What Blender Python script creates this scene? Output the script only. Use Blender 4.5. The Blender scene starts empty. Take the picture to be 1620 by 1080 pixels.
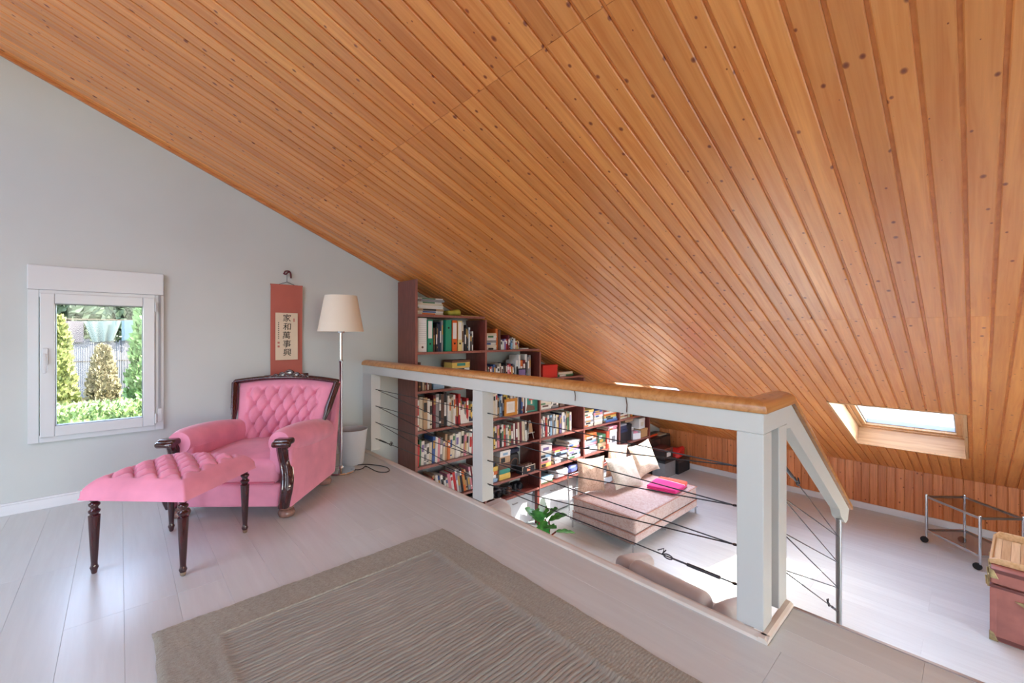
import bpy, bmesh, math, random
from mathutils import Vector, Matrix
random.seed(7)
SC = bpy.context.scene
COL = SC.collection

# ------------------------------------------------------------------ camera
# X runs down the roof slope, Y towards the gable wall, Z up; upper floor at z = 0
CAM_H = 1.15
cam_data = bpy.data.cameras.new('camera')
cam_data.sensor_width = 36.0
cam_data.lens = 15.0
cam_data.shift_y = -10.0 / 1620.0
cam_data.clip_start = 0.02
cam = bpy.data.objects.new('camera', cam_data)
COL.objects.link(cam)
cam.location = (0, 0, CAM_H)
cam.rotation_euler = (math.radians(90), 0, -math.atan2(620.0, 675.0))
SC.camera = cam

# ------------------------------------------------------------------ sky, sun, portals, added fill lamp
world = bpy.data.worlds.new('sky')
SC.world = world
world.use_nodes = True
wn = world.node_tree.nodes
bg = wn['Background']
sky = wn.new('ShaderNodeTexSky')
sky.sky_type = 'NISHITA'
sky.sun_disc = False
sky.sun_elevation = math.radians(42.6)
sky.sun_rotation = math.atan2(0.88, -0.64)
hs = wn.new('ShaderNodeHueSaturation')
hs.inputs['Saturation'].default_value = 0.74
world.node_tree.links.new(sky.outputs[0], hs.inputs['Color'])
world.node_tree.links.new(hs.outputs[0], bg.inputs[0])
bg.inputs[1].default_value = 2.8

def light(name, kind, loc, direction, energy, color=(1, 1, 1), size=None, portal=False):
    d = bpy.data.lights.new(name, kind)
    d.energy = energy
    d.color = color
    if size:
        d.shape = 'RECTANGLE'
        d.size, d.size_y = size
    if portal:
        d.cycles.is_portal = True
    o = bpy.data.objects.new(name, d)
    COL.objects.link(o)
    o.location = loc
    o.rotation_euler = Vector(direction).to_track_quat('-Z', 'Y').to_euler()
    return o

CA0, SA0 = math.cos(math.atan(0.4325)), math.sin(math.atan(0.4325))
sun = light('sun', 'SUN', (8, -4, 8), (-0.88, 0.64, -1.0), 12.0, (1.0, 0.96, 0.90))
sun.data.angle = math.radians(0.6)
# portals guide the sky through the side window and the added door and roof opening
light('side_window_portal', 'AREA', (-4.45, 1.2, 1.15), (1, 0, 0), 1, size=(1.5, 1.3), portal=True)
light('upper_fill_door_portal', 'AREA', (0.0, -2.7, 1.05), (0, 1, 0), 1, size=(1.5, 1.95), portal=True)
light('far_opening_portal', 'AREA', (-2.62, 1.15, 3.12), (SA0, 0, -CA0), 1, size=(3.0, 1.3), portal=True)
light('lower_door_fill', 'AREA', (3.4, -2.72, -0.42), (0, 1, 0.1), 20, (0.88, 0.94, 1.0), (1.8, 1.6))  # added fill lamp outside the invented lower door

vs = SC.view_settings
vs.view_transform = 'Standard'
vs.look = 'None'
vs.exposure = 0.20
vs.gamma = 1.0
vs.use_curve_mapping = False

SC.cycles.max_bounces = 6
SC.cycles.adaptive_threshold = 0.035
SC.cycles.use_light_tree = False
SC.cycles.diffuse_bounces = 4
SC.cycles.glossy_bounces = 3
SC.cycles.transmission_bounces = 4
SC.cycles.transparent_max_bounces = 8
SC.cycles.caustics_reflective = False
SC.cycles.caustics_refractive = False

# ------------------------------------------------------------------ helpers
class MB:
    """collects geometry; build() links it as one mesh object"""
    def __init__(s):
        s.v, s.f, s.m = [], [], []

    def add(s, vs_, fs, mi=0):
        o = len(s.v)
        s.v += [tuple(p) for p in vs_]
        s.f += [tuple(i + o for i in f) for f in fs]
        s.m += [mi] * len(fs)
        return s

    def box(s, x0, y0, z0, x1, y1, z1, mi=0, M=None):
        p = [(x0, y0, z0), (x1, y0, z0), (x1, y1, z0), (x0, y1, z0), (x0, y0, z1), (x1, y0, z1), (x1, y1, z1), (x0, y1, z1)]
        if M is not None:
            p = [M @ Vector(q) for q in p]
        return s.add(p, [(0, 3, 2, 1), (4, 5, 6, 7), (0, 1, 5, 4), (1, 2, 6, 5), (2, 3, 7, 6), (3, 0, 4, 7)], mi)

    def prism(s, poly, axis, a, b, mi=0, M=None):
        """poly: 2D points; axis 'x': (y,z), 'y': (x,z), 'z': (x,y), extruded from a to b"""
        def P(q, t):
            r = {'x': (t, q[0], q[1]), 'y': (q[0], t, q[1]), 'z': (q[0], q[1], t)}[axis]
            return M @ Vector(r) if M is not None else r
        n = len(poly)
        vs_ = [P(q, a) for q in poly] + [P(q, b) for q in poly]
        area = sum(poly[i][0] * poly[(i + 1) % n][1] - poly[(i + 1) % n][0] * poly[i][1] for i in range(n))
        flip = (area > 0) == (axis == 'y')
        if b < a:
            flip = not flip
        fs = [tuple(range(n))[::-1], tuple(range(n, 2 * n))] + [(i, (i + 1) % n, n + (i + 1) % n, n + i) for i in range(n)]
        if flip:
            fs = [f[::-1] for f in fs]
        return s.add(vs_, fs, mi)

    def tube(s, pts, r, n=8, mi=0, caps=True):
        pts = [Vector(p) for p in pts]
        rr = r if isinstance(r, (list, tuple)) else [r] * len(pts)
        up = None
        rings = []
        for i, p in enumerate(pts):
            t = (pts[min(i + 1, len(pts) - 1)] - pts[max(i - 1, 0)]).normalized()
            if up is None:
                up = Vector((0, 0, 1)) if abs(t.z) < 0.9 else Vector((1, 0, 0))
            a = t.cross(up)
            if a.length < 1e-6:
                a = t.orthogonal()
            a.normalize()
            b = a.cross(t).normalized()
            up = b
            rings.append([p + (a * math.cos(2 * math.pi * k / n) + b * math.sin(2 * math.pi * k / n)) * rr[i] for k in range(n)])
        vs_ = [q for rg in rings for q in rg]
        fs = []
        for i in range(len(pts) - 1):
            for k in range(n):
                k2 = (k + 1) % n
                fs.append((i * n + k, (i + 1) * n + k, (i + 1) * n + k2, i * n + k2))
        if caps:
            fs.append(tuple(range(n)))
            e = (len(pts) - 1) * n
            fs.append(tuple(range(e + n - 1, e - 1, -1)))
        return s.add(vs_, fs, mi)

    def lathe(s, prof, c=(0, 0, 0), n=20, mi=0, M=None):
        """prof: (radius, z) from bottom to top"""
        vs_, fs = [], []
        for r, z in prof:
            for k in range(n):
                a = 2 * math.pi * k / n
                p = Vector((c[0] + r * math.cos(a), c[1] + r * math.sin(a), c[2] + z))
                vs_.append(M @ p if M is not None else p)
        for i in range(len(prof) - 1):
            for k in range(n):
                k2 = (k + 1) % n
                fs.append((i * n + k, i * n + k2, (i + 1) * n + k2, (i + 1) * n + k))
        fs.append(tuple(range(n - 1, -1, -1)))
        e = (len(prof) - 1) * n
        fs.append(tuple(range(e, e + n)))
        return s.add(vs_, fs, mi)

    def grid(s, nu, nv, fn, mi=0, flip=False):
        vs_ = [fn(i / nu, j / nv) for j in range(nv + 1) for i in range(nu + 1)]
        fs = []
        for j in range(nv):
            for i in range(nu):
                a = j * (nu + 1) + i
                f = (a, a + 1, a + nu + 2, a + nu + 1)
                fs.append(f[::-1] if flip else f)
        return s.add(vs_, fs, mi)

    def rbox(s, c, h, r, seg=3, mi=0, M=None, fn=None):
        """rounded box: centre c, half sizes h, corner radius r; fn may move points"""
        def ticks(hh):
            rr = min(r, hh * 0.999)
            t = [-hh + rr * (1 - math.cos(math.pi / 2 * k / seg)) * 1.0 for k in range(seg + 1)]
            mid = max(1, int((hh - rr) * 2 / max(0.06, rr * 2)))
            t = [-hh + rr * k / seg for k in range(seg + 1)] + [(-hh + rr) + (2 * (hh - rr)) * k / mid for k in range(1, mid)] + [hh - rr * k / seg for k in range(seg, -1, -1)]
            out = []
            for q in t:
                if not out or q - out[-1] > 1e-6:
                    out.append(q)
            return out
        T = [ticks(h[i]) for i in range(3)]
        idx, vs_, fs = {}, [], []
        def V_(p):
            key = tuple(round(q, 5) for q in p)
            if key not in idx:
                idx[key] = len(vs_)
                inner = Vector([max(-h[i] + min(r, h[i] * 0.999), min(h[i] - min(r, h[i] * 0.999), p[i])) for i in range(3)])
                d = Vector(p) - inner
                # tangent-spaced rounding
                q = inner + d.normalized() * min(r, min(h)) if d.length > 1e-9 else inner
                q = Vector([q[i] if abs(d[i]) > 1e-9 or True else p[i] for i in range(3)])
                q = q + Vector(c)
                if fn:
                    q = Vector(fn(q))
                vs_.append(M @ q if M is not None else q)
            return idx[key]
        for ax in range(3):
            u, w = (ax + 1) % 3, (ax + 2) % 3
            for sg in (-1, 1):
                for i in range(len(T[u]) - 1):
                    for j in range(len(T[w]) - 1):
                        q = []
                        for a, b in ((i, j), (i + 1, j), (i + 1, j + 1), (i, j + 1)):
                            p = [0, 0, 0]
                            p[ax] = sg * h[ax]
                            p[u] = T[u][a]
                            p[w] = T[w][b]
                            q.append(V_(p))
                        fs.append(tuple(q) if sg > 0 else tuple(q[::-1]))
        return s.add(vs_, fs, mi)

    def mesh(s, name, mats, smooth=None):
        me = bpy.data.meshes.new(name)
        me.from_pydata([tuple(p) for p in s.v], [], s.f)
        for m in (mats if isinstance(mats, (list, tuple)) else [mats]):
            me.materials.append(m)
        if any(s.m):
            me.polygons.foreach_set('material_index', s.m)
        if smooth is not None:
            me.polygons.foreach_set('use_smooth', [True] * len(me.polygons))
            me.set_sharp_from_angle(angle=math.radians(smooth))
        me.update()
        return me

    def build(s, name, mats, parent=None, smooth=None, bevel=0, loc=None, rot=None):
        return place(name, s.mesh(name, mats, smooth), parent, bevel, loc, rot)


def place(name, me, parent=None, bevel=0, loc=None, rot=None):
    o = bpy.data.objects.new(name, me)
    COL.objects.link(o)
    if parent is not None:
        o.parent = parent
    if loc is not None:
        o.location = loc
    if rot is not None:
        o.rotation_euler = rot
    if bevel:
        b = o.modifiers.new('bevel', 'BEVEL')
        b.width = bevel
        b.segments = 2
        b.limit_method = 'ANGLE'
        b.angle_limit = math.radians(40)
    return o


def thing(name, label, cat, loc=(0, 0, 0), rz=0.0, group=None):
    o = bpy.data.objects.new(name, None)
    o.empty_display_size = 0.1
    COL.objects.link(o)
    o.location = loc
    o.rotation_euler = (0, 0, rz)
    return tag(o, label, cat, group)


def tag(o, label, cat, group=None):
    o['label'] = label
    o['category'] = cat
    if group:
        o['group'] = group
    return o


def struct(o, label, cat):
    o['kind'] = 'structure'
    o['label'] = label
    o['category'] = cat
    return o

# ------------------------------------------------------------------ materials
def srgb(r, g, b):
    def f(c):
        c /= 255.0
        return c / 12.92 if c <= 0.04045 else ((c + 0.055) / 1.055) ** 2.4
    return (f(r), f(g), f(b), 1)

class Mat:
    def __init__(s, name, color, rough=0.5, metal=0.0, **kw):
        s.m = bpy.data.materials.new(name)
        s.m.use_nodes = True
        s.t = s.m.node_tree
        s.b = s.t.nodes['Principled BSDF']
        s.b.inputs['Base Color'].default_value = color
        s.b.inputs['Roughness'].default_value = rough
        s.b.inputs['Metallic'].default_value = metal
        for k, v in kw.items():
            s.b.inputs[k.replace('_', ' ')].default_value = v

    def n(s, typ, **kw):
        x = s.t.nodes.new(typ)
        for k, v in kw.items():
            if k.startswith('i_'):
                x.inputs[k[2:].replace('_', ' ')].default_value = v
            else:
                setattr(x, k, v)
        return x

    def l(s, a, b):
        s.t.links.new(a, b)

    def coords(s, scale=(1, 1, 1), rand=0.0, kind='Object'):
        tc = s.n('ShaderNodeTexCoord')
        mp = s.n('ShaderNodeMapping')
        s.l(tc.outputs[kind], mp.inputs['Vector'])
        mp.inputs['Scale'].default_value = scale
        if rand:
            oi = s.n('ShaderNodeObjectInfo')
            mu = s.n('ShaderNodeVectorMath', operation='SCALE')
            mu.inputs[0].default_value = (1.0, 2.3, 3.7)
            sc_ = s.n('ShaderNodeMath', operation='MULTIPLY')
            s.l(oi.outputs['Random'], sc_.inputs[0])
            sc_.inputs[1].default_value = rand
            s.l(sc_.outputs[0], mu.inputs['Scale'])
            s.l(mu.outputs[0], mp.inputs['Location'])
        return mp.outputs[0]

    def ramp(s, fac, stops):
        r = s.n('ShaderNodeValToRGB')
        els = r.color_ramp.elements
        els[0].position, els[0].color = stops[0]
        els[1].position, els[1].color = stops[-1]
        for p, c in stops[1:-1]:
            e = els.new(p)
            e.color = c
        s.l(fac, r.inputs[0])
        return r.outputs[0]

    def mix(s, fac, a, b, blend='MIX'):
        x = s.n('ShaderNodeMix', data_type='RGBA', blend_type=blend)
        if hasattr(fac, 'links'):
            s.l(fac, x.inputs[0])
        else:
            x.inputs[0].default_value = fac
        for k, c in ((6, a), (7, b)):
            if hasattr(c, 'links'):
                s.l(c, x.inputs[k])
            else:
                x.inputs[k].default_value = c
        return x.outputs[2]

    def noise(s, vec, scale, detail=3, rough=0.5, dist=0.0):
        x = s.n('ShaderNodeTexNoise')
        s.l(vec, x.inputs['Vector'])
        x.inputs['Scale'].default_value = scale
        x.inputs['Detail'].default_value = detail
        x.inputs['Roughness'].default_value = rough
        x.inputs['Distortion'].default_value = dist
        return x.outputs[0]

    def bump(s, h, strength, dist=0.002):
        x = s.n('ShaderNodeBump')
        x.inputs['Strength'].default_value = strength
        x.inputs['Distance'].default_value = dist
        s.l(h, x.inputs['Height'])
        s.l(x.outputs[0], s.b.inputs['Normal'])

    def color(s, c):
        s.l(c, s.b.inputs['Base Color'])


def plain(name, rgb, rough=0.5, metal=0.0, var=0.0, vscale=8.0, bump=0.0, bscale=60.0, **kw):
    """plain colour with a little mottling and fine relief"""
    c = srgb(*rgb)
    m = Mat(name, c, rough, metal, **kw)
    if var:
        v = m.coords()
        n = m.noise(v, vscale, 4)
        lo = tuple(q * (1 - var) for q in c[:3]) + (1,)
        hi = tuple(min(1, q * (1 + var)) for q in c[:3]) + (1,)
        m.color(m.ramp(n, [(0.3, lo), (0.7, hi)]))
    if bump:
        v = m.coords()
        m.bump(m.noise(v, bscale, 4), bump)
    return m.m


def pine(name, light_c, dark_c, rough=0.34, knots=True, rand=40.0, coat=0.25, along=0):
    m = Mat(name, light_c, rough, Coat_Weight=coat, Coat_Roughness=0.27, Coat_IOR=1.6)
    v = m.coords((1.1, 26, 26) if along == 0 else (26, 1.1, 26), rand)
    g = m.noise(v, 1.6, 5, 0.6, 0.6)
    v2 = m.coords((0.5, 5, 5) if along == 0 else (5, 0.5, 5), rand)
    g2 = m.noise(v2, 1.0, 2)
    c = m.ramp(g, [(0.34, dark_c), (0.56, light_c), (0.75, tuple(min(1, q * 1.12) for q in light_c[:3]) + (1,))])
    tint = m.ramp(g2, [(0.3, (0.82, 0.74, 0.66, 1)), (0.7, (1.06, 1.06, 1.06, 1))])
    c = m.mix(0.6, c, tint, 'MULTIPLY')
    oi = m.n('ShaderNodeObjectInfo')
    rv = m.ramp(oi.outputs['Random'], [(0.0, (0.86, 0.80, 0.74, 1)), (0.5, (1.0, 0.98, 0.96, 1)), (1.0, (1.10, 1.12, 1.14, 1))])
    c = m.mix(1.0, c, rv, 'MULTIPLY')
    if knots:
        vk = m.coords((9.0, 12, 12), rand)
        vo = m.n('ShaderNodeTexVoronoi', voronoi_dimensions='2D')
        vo.inputs['Scale'].default_value = 1.0
        m.l(vk, vo.inputs['Vector'])
        sep = m.n('ShaderNodeSeparateColor')
        m.l(vo.outputs['Color'], sep.inputs[0])
        size = m.n('ShaderNodeMapRange')
        size.inputs['From Min'].default_value = 0.45
        size.inputs['From Max'].default_value = 1.0
        size.inputs['To Min'].default_value = 0.0005
        size.inputs['To Max'].default_value = 0.14
        m.l(sep.outputs[0], size.inputs['Value'])
        d = m.n('ShaderNodeMath', operation='DIVIDE')
        m.l(vo.outputs['Distance'], d.inputs[0])
        m.l(size.outputs[0], d.inputs[1])
        k = m.ramp(d.outputs[0], [(0.0, (0.20, 0.09, 0.05, 1)), (0.55, (0.42, 0.25, 0.16, 1)), (1.0, (1, 1, 1, 1))])
        c = m.mix(1.0, c, k, 'MULTIPLY')
    m.color(c)
    m.bump(g, 0.15, 0.001)
    return m.m


M_pine = pine('pine_ceiling_board', (0.83, 0.330, 0.078, 1), (0.73, 0.240, 0.042, 1), rough=0.46, coat=0.85)
M_pine_wall = pine('pine_wall_board', (0.72, 0.27, 0.095, 1), (0.56, 0.17, 0.05, 1), rough=0.45)
M_pine_back = pine('pine_groove', (0.70, 0.25, 0.06, 1), (0.60, 0.19, 0.042, 1), knots=False)
M_pine_pale = pine('pine_skylight_lining', (0.60, 0.36, 0.18, 1), (0.50, 0.27, 0.12, 1), rough=0.5)
M_pine_pale_y = pine('pine_skylight_lining_across', (0.60, 0.36, 0.18, 1), (0.50, 0.27, 0.12, 1), rough=0.5, along=1)
M_pine_trim = pine('pine_trim', (0.55, 0.21, 0.07, 1), (0.42, 0.14, 0.04, 1), knots=False)
M_rail = pine('oak_handrail', (0.60, 0.30, 0.105, 1), (0.46, 0.19, 0.05, 1), rough=0.3)
M_wall = plain('white_plaster', (198, 204, 201), 0.85, var=0.03, vscale=1.5, bump=0.05, bscale=90)
M_white = plain('white_paint', (196, 196, 191), 0.42, var=0.015, vscale=4)
M_pvc = plain('white_window_plastic', (208, 212, 214), 0.3)
M_base = plain('white_baseboard', (226, 228, 230), 0.45)


def laminate(name, c0, c1, rand=30.0, rough=0.3):
    m = Mat(name, c0, rough, Specular_IOR_Level=0.36)
    v = m.coords((14, 0.9, 1), rand)
    g = m.noise(v, 2.2, 5, 0.6, 0.3)
    c = m.ramp(g, [(0.3, c1), (0.7, c0)])
    oi = m.n('ShaderNodeObjectInfo')
    rv = m.ramp(oi.outputs['Random'], [(0.0, (0.95, 0.95, 0.95, 1)), (1.0, (1.03, 1.03, 1.03, 1))])
    m.color(m.mix(1.0, c, rv, 'MULTIPLY'))
    m.bump(g, 0.04, 0.001)
    return m.m


M_floor = laminate('pale_laminate', srgb(216, 224, 221), srgb(208, 215, 212))
M_seam = plain('floor_seam', (200, 200, 196), 0.7)
M_trimedge = plain('cream_edge_trim', (214, 202, 188), 0.4, var=0.04)
M_nosing = plain('step_nosing', (165, 150, 145), 0.35, metal=0.3)


def glass_mat(name, tint=(1, 1, 1, 1), gloss=0.08):
    m = bpy.data.materials.new(name)
    m.use_nodes = True
    t = m.node_tree
    t.nodes.remove(t.nodes['Principled BSDF'])
    tr = t.nodes.new('ShaderNodeBsdfTransparent')
    tr.inputs[0].default_value = tint
    gl = t.nodes.new('ShaderNodeBsdfGlossy')
    gl.inputs['Roughness'].default_value = 0.02
    lw = t.nodes.new('ShaderNodeLayerWeight')
    lw.inputs[0].default_value = 0.25
    mr = t.nodes.new('ShaderNodeMapRange')
    mr.inputs['To Min'].default_value = gloss * 0.02
    mr.inputs['To Max'].default_value = gloss * 4
    t.links.new(lw.outputs['Fresnel'], mr.inputs[0])
    mx = t.nodes.new('ShaderNodeMixShader')
    t.links.new(mr.outputs[0], mx.inputs[0])
    t.links.new(tr.outputs[0], mx.inputs[1])
    t.links.new(gl.outputs[0], mx.inputs[2])
    t.links.new(mx.outputs[0], t.nodes['Material Output'].inputs[0])
    return m


M_glass = glass_mat('window_glass')

# ------------------------------------------------------------------ dimensions
GY = 4.19          # gable wall face
KX = 7.75          # knee wall face
SL = 0.4325        # roof slope
Z0 = 2.702         # ceiling height at X = 0
ZL = -1.30         # lower floor
BY = -2.6          # wall behind the camera
RX = -1.6          # ridge
LX = -4.4          # wall on the far side of the ridge
EX = 1.80          # platform edge
SX = 2.10          # top of the stairs
SY = 0.535         # where the platform edge steps out to the stairs
AL = math.atan(SL)
CA, SA = math.cos(AL), math.sin(AL)
def zc(x):
    return Z0 - SL * x if x >= RX else Z0 - SL * RX - SL * (RX - x)
# slope frame: x' down the slope, y' = Y, z' = away from the room
SM = Matrix(((CA, 0, SA, 0), (0, 1, 0, 0), (-SA, 0, CA, Z0), (0, 0, 0, 1)))
sx = lambda X: X / CA
SKY = [(5.10, 6.62, 0.07, 0.98), (5.10, 6.62, 2.52, 3.45)]   # the two skylight openings (X0, X1, Y0, Y1)

# ================================================================== STRUCTURE
# ------------------------------------------------------------------ ceiling
mb = MB()
def slab(x0, x1, y0, y1, z0=0.009, z1=0.26):
    mb.box(sx(x0), y0, z0, sx(x1), y1, z1, M=SM)
G = 0.018   # clearance for the linings
slab(RX - 0.1, SKY[0][0] - G, BY - 0.2, GY + 0.3)
slab(SKY[0][1] + G, KX + 0.35, BY - 0.2, GY + 0.3)
slab(SKY[0][0] - G, SKY[0][1] + G, BY - 0.2, SKY[0][2] - G)
slab(SKY[0][0] - G, SKY[0][1] + G, SKY[0][3] + G, SKY[1][2] - G)
slab(SKY[0][0] - G, SKY[0][1] + G, SKY[1][3] + G, GY + 0.3)
ceil = struct(mb.build('ceiling', M_pine_back), 'sloping ceiling clad in orange varnished pine boards', 'ceiling')

PITCH = 0.0867
def board_mesh(x0, x1, w=0.0755, name='board'):
    m = MB()
    L = sx(x1) - sx(x0) - 0.0015
    c = 0.0035
    prof = [(0, 0.0095), (0, c), (c, 0), (w - c, 0), (w, c), (w, 0.0095)]
    m.prism(prof, 'x', 0, L)
    return m.mesh(name, M_pine)
bcache = {}
row = 0
y = GY - 0.004
JX = (1.148, 3.36)
while y > -1.3:
    y0, y1 = y - PITCH + 0.0112, y
    ov = [s for s in SKY if y1 > s[2] + 0.002 and y0 < s[3] - 0.002]
    segs = [(RX, JX[0]), (JX[0], JX[1])]
    segs += [(JX[1], SKY[0][0]), (SKY[0][1], KX)] if ov else [(JX[1], KX)]
    for a, b in segs:
        k = (a, b)
        if k not in bcache:
            bcache[k] = board_mesh(a, b)
        o = place('board', bcache[k], ceil)
        o.matrix_world = SM @ Matrix.Translation((sx(a), y0, 0))
    y -= PITCH
    row += 1

# far side of the ridge, with a long opening added to let in more sky
mb = MB()
def far(x0, x1, y0, y1):
    mb.prism([(x0, zc(x0)), (x1, zc(x1)), (x1, zc(x1) + 0.16), (x0, zc(x0) + 0.16)], 'y', y0, y1)
far(RX, -2.0, BY - 0.2, GY + 0.3)
far(-3.25, LX - 0.3, BY - 0.2, GY + 0.3)
far(-2.0, -3.25, BY - 0.2, -0.35)
far(-2.0, -3.25, 2.65, GY + 0.3)
struct(mb.build('ceiling_far_slope', M_pine_back), 'far pine slope of the ceiling beyond the ridge', 'ceiling')

# ------------------------------------------------------------------ gable wall with window hole
WX0, WX1, WZ0, WZ1 = -0.425, 0.232, 0.455, 1.45
mb = MB()
T = 0.24
zt = lambda x: zc(x) + 0.03
mb.prism([(LX - 0.2, ZL), (WX0, ZL), (WX0, zt(WX0)), (RX, zt(RX)), (LX - 0.2, zt(LX - 0.2))], 'y', GY, GY + T)
mb.prism([(WX0, ZL), (WX1, ZL), (WX1, WZ0), (WX0, WZ0)], 'y', GY, GY + T)
mb.prism([(WX0, WZ1), (WX1, WZ1), (WX1, zt(WX1)), (WX0, zt(WX0))], 'y', GY, GY + T)
mb.prism([(WX1, ZL), (KX + 0.3, ZL), (KX + 0.3, zt(KX + 0.3)), (WX1, zt(WX1))], 'y', GY, GY + T)
struct(mb.build('wall_left', M_wall), 'white plastered gable wall behind the pink armchair', 'wall')

# wooden strip in the angle of gable wall and ceiling
mb = MB()
mb.box(sx(RX), GY - 0.022, -0.022, sx(KX), GY, 0.002, M=SM)
struct(mb.build('trim_1', M_pine_trim, bevel=0.004), 'dark orange wooden strip along gable wall and ceiling', 'trim')

# ------------------------------------------------------------------ knee wall with vertical boards
kz = zc(KX)
mb = MB()
mb.box(KX + 0.01, BY - 0.2, ZL - 0.1, KX + 0.3, GY + 0.2, kz + 0.12)
kw = struct(mb.build('wall_right', M_pine_back), 'low knee wall of vertical orange pine boards', 'wall')
m = MB()
kh = kz - (ZL + 0.08) - 0.0
m.prism([(0, -0.0095), (0, -0.004), (0.004, 0), (0.080, 0), (0.084, -0.004), (0.084, -0.0095)], 'x', 0, kh)
kb = m.mesh('wall_board', M_pine_wall)
# local x -> world z, local y -> world y, local z -> world -x
KM = Matrix(((0, 0, -1, 0), (0, 1, 0, 0), (1, 0, 0, 0), (0, 0, 0, 1)))
y = GY - 0.01
while y > -1.3:
    o = place('wall_board', kb, kw)
    o.matrix_world = Matrix.Translation((KX - 0.0005, y - 0.084, ZL + 0.08)) @ KM
    y -= 0.0905
mb = MB()
mb.box(KX - 0.016, BY, ZL, KX + 0.005, GY, ZL + 0.088)
struct(mb.build('baseboard_right', M_base, bevel=0.003), 'white baseboard along the pine knee wall', 'baseboard')

# ------------------------------------------------------------------ walls out of view (glazed)
mb = MB()
zs = zc(LX)
mb.box(LX - 0.2, BY - 0.2, -0.1, LX, GY, 0.5)
mb.box(LX - 0.2, BY - 0.2, 1.8, LX, GY, zs + 0.1)
mb.box(LX - 0.2, BY - 0.2, 0.5, LX, 0.45, 1.8)
mb.box(LX - 0.2, 1.95, 0.5, LX, GY, 1.8)
struct(mb.build('wall_ridge_side', M_wall), 'white wall with a wide window on the far side', 'wall')
# end wall behind the camera with glazed doors added to let in fill light
D1, D2 = (-0.75, 0.75, 0.04, 2.0), (2.45, 4.35, -1.25, 0.42)
mb = MB()
def strip(x0, x1, za, zb):
    mb.prism([(x0, za(x0)), (x1, za(x1)), (x1, zb(x1)), (x0, zb(x0))], 'y', BY - 0.2, BY)
k_ = lambda c: (lambda x: c)
strip(LX - 0.2, RX, k_(ZL), zt)
strip(RX, D1[0], k_(ZL), zt); strip(D1[0], D1[1], k_(ZL), k_(D1[2])); strip(D1[0], D1[1], k_(D1[3]), zt); strip(D1[1], D2[0], k_(ZL), zt)
strip(D2[0], D2[1], k_(ZL), k_(D2[2])); strip(D2[0], D2[1], k_(D2[3]), zt)
strip(D2[1], KX + 0.3, k_(ZL), zt)
struct(mb.build('wall_back', M_wall), 'white end wall with added fill light doors opposite the gable', 'wall')
def glazing(name, label, M_, w_, h_, n):
    g = thing(name, label, 'door' if 'door' in name else 'window')
    g['kind'] = 'structure'
    g.matrix_world = M_
    for k in range(n):
        a, b = w_ * k / n, w_ * (k + 1) / n
        m = MB()
        for q in ((a, 0, a + 0.06, h_), (b - 0.06, 0, b, h_), (a + 0.06, 0, b - 0.06, 0.07), (a + 0.06, h_ - 0.07, b - 0.06, h_)):
            m.box(q[0], 0.02, q[1], q[2], 0.08, q[3])
        lf_ = m.build('leaf', M_pvc, g, bevel=0.004)
        m = MB()
        m.box(a + 0.06, 0.045, 0.07, b - 0.06, 0.050, h_ - 0.07)
        m.build('pane', M_glass, lf_)
glazing('door_2', 'glazed door added on the upper level for fill light', Matrix.Translation((D1[0], BY - 0.12, D1[2])), D1[1] - D1[0], D1[3] - D1[2], 2)  # added so the sky fills the gable side from the front
glazing('door_1', 'glazed door added on the lower level for fill light', Matrix.Translation((D2[0], BY - 0.12, D2[2])), D2[1] - D2[0], D2[3] - D2[2], 2)  # added as the opening for the fill lamp
glazing('window_4', 'wide window beyond the ridge', Matrix.Translation((LX, 0.45, 0.5)) @ Matrix.Rotation(math.radians(90), 4, 'Z'), 1.5, 1.3, 2)

# ------------------------------------------------------------------ floors
mb = MB()
mb.box(LX - 0.2, BY, -0.22, EX, GY, -0.009)
mb.box(EX, BY, -0.22, SX, SY, -0.009)
fl = struct(mb.build('floor', M_seam), 'pale grey laminate floor of the upper level', 'floor')
PW = 0.1755
pl_cache = {}
def planks(parent, x0, x1, y0, y1, z, off0, plen=1.285):
    nx = int(math.ceil((x1 - x0) / PW))
    for i in range(nx):
        xa = x1 - (i + 1) * PW
        xb = xa + PW
        xa = max(xa, x0)
        st = y1 - off0 - plen * (0.0, 0.0, 0.0, 0.5, 0.5, 0.5)[(i + 1) % 6]
        ys = [y1]
        q = st
        while q > y0:
            if q < y1 - 0.02:
                ys.append(q)
            q -= plen
        ys.append(y0)
        for a, b in zip(ys[:-1], ys[1:]):
            w, L = round(xb - xa, 4), round(a - b, 4)
            if w < 0.01 or L < 0.01:
                continue
            if (w, L) not in pl_cache:
                m = MB()
                g = 0.00015
                e = 0.0005
                m.add([(g, g, 0), (w - g, g, 0), (w - g, L - g, 0), (g, L - g, 0),
                       (g, g, 0.008), (w - g, g, 0.008), (w - g, L - g, 0.008), (g, L - g, 0.008),
                       (g + e, g + e, 0.009), (w - g - e, g + e, 0.009), (w - g - e, L - g - e, 0.009), (g + e, L - g - e, 0.009)],
                      [(0, 3, 2, 1), (0, 1, 5, 4), (1, 2, 6, 5), (2, 3, 7, 6), (3, 0, 4, 7), (4, 5, 9, 8), (5, 6, 10, 9), (6, 7, 11, 10), (7, 4, 8, 11), (8, 9, 10, 11)])
                pl_cache[(w, L)] = m.mesh('plank', M_floor)
            place('plank', pl_cache[(w, L)], parent, loc=(xa, b, z - 0.009))
planks(fl, -1.6, EX - 0.033, -1.2, GY, 0.0, 1.14)
planks(fl, EX - 0.033, SX - 0.012, -1.2, SY - 0.012, 0.0, 0.4)
mb = MB()
mb.box(LX, BY, -0.01, -1.6, GY, 0.0)
mb.box(-1.6, BY, -0.01, SX, -1.2, 0.0)
mb.build('floor_rest', M_floor, fl)

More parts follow.
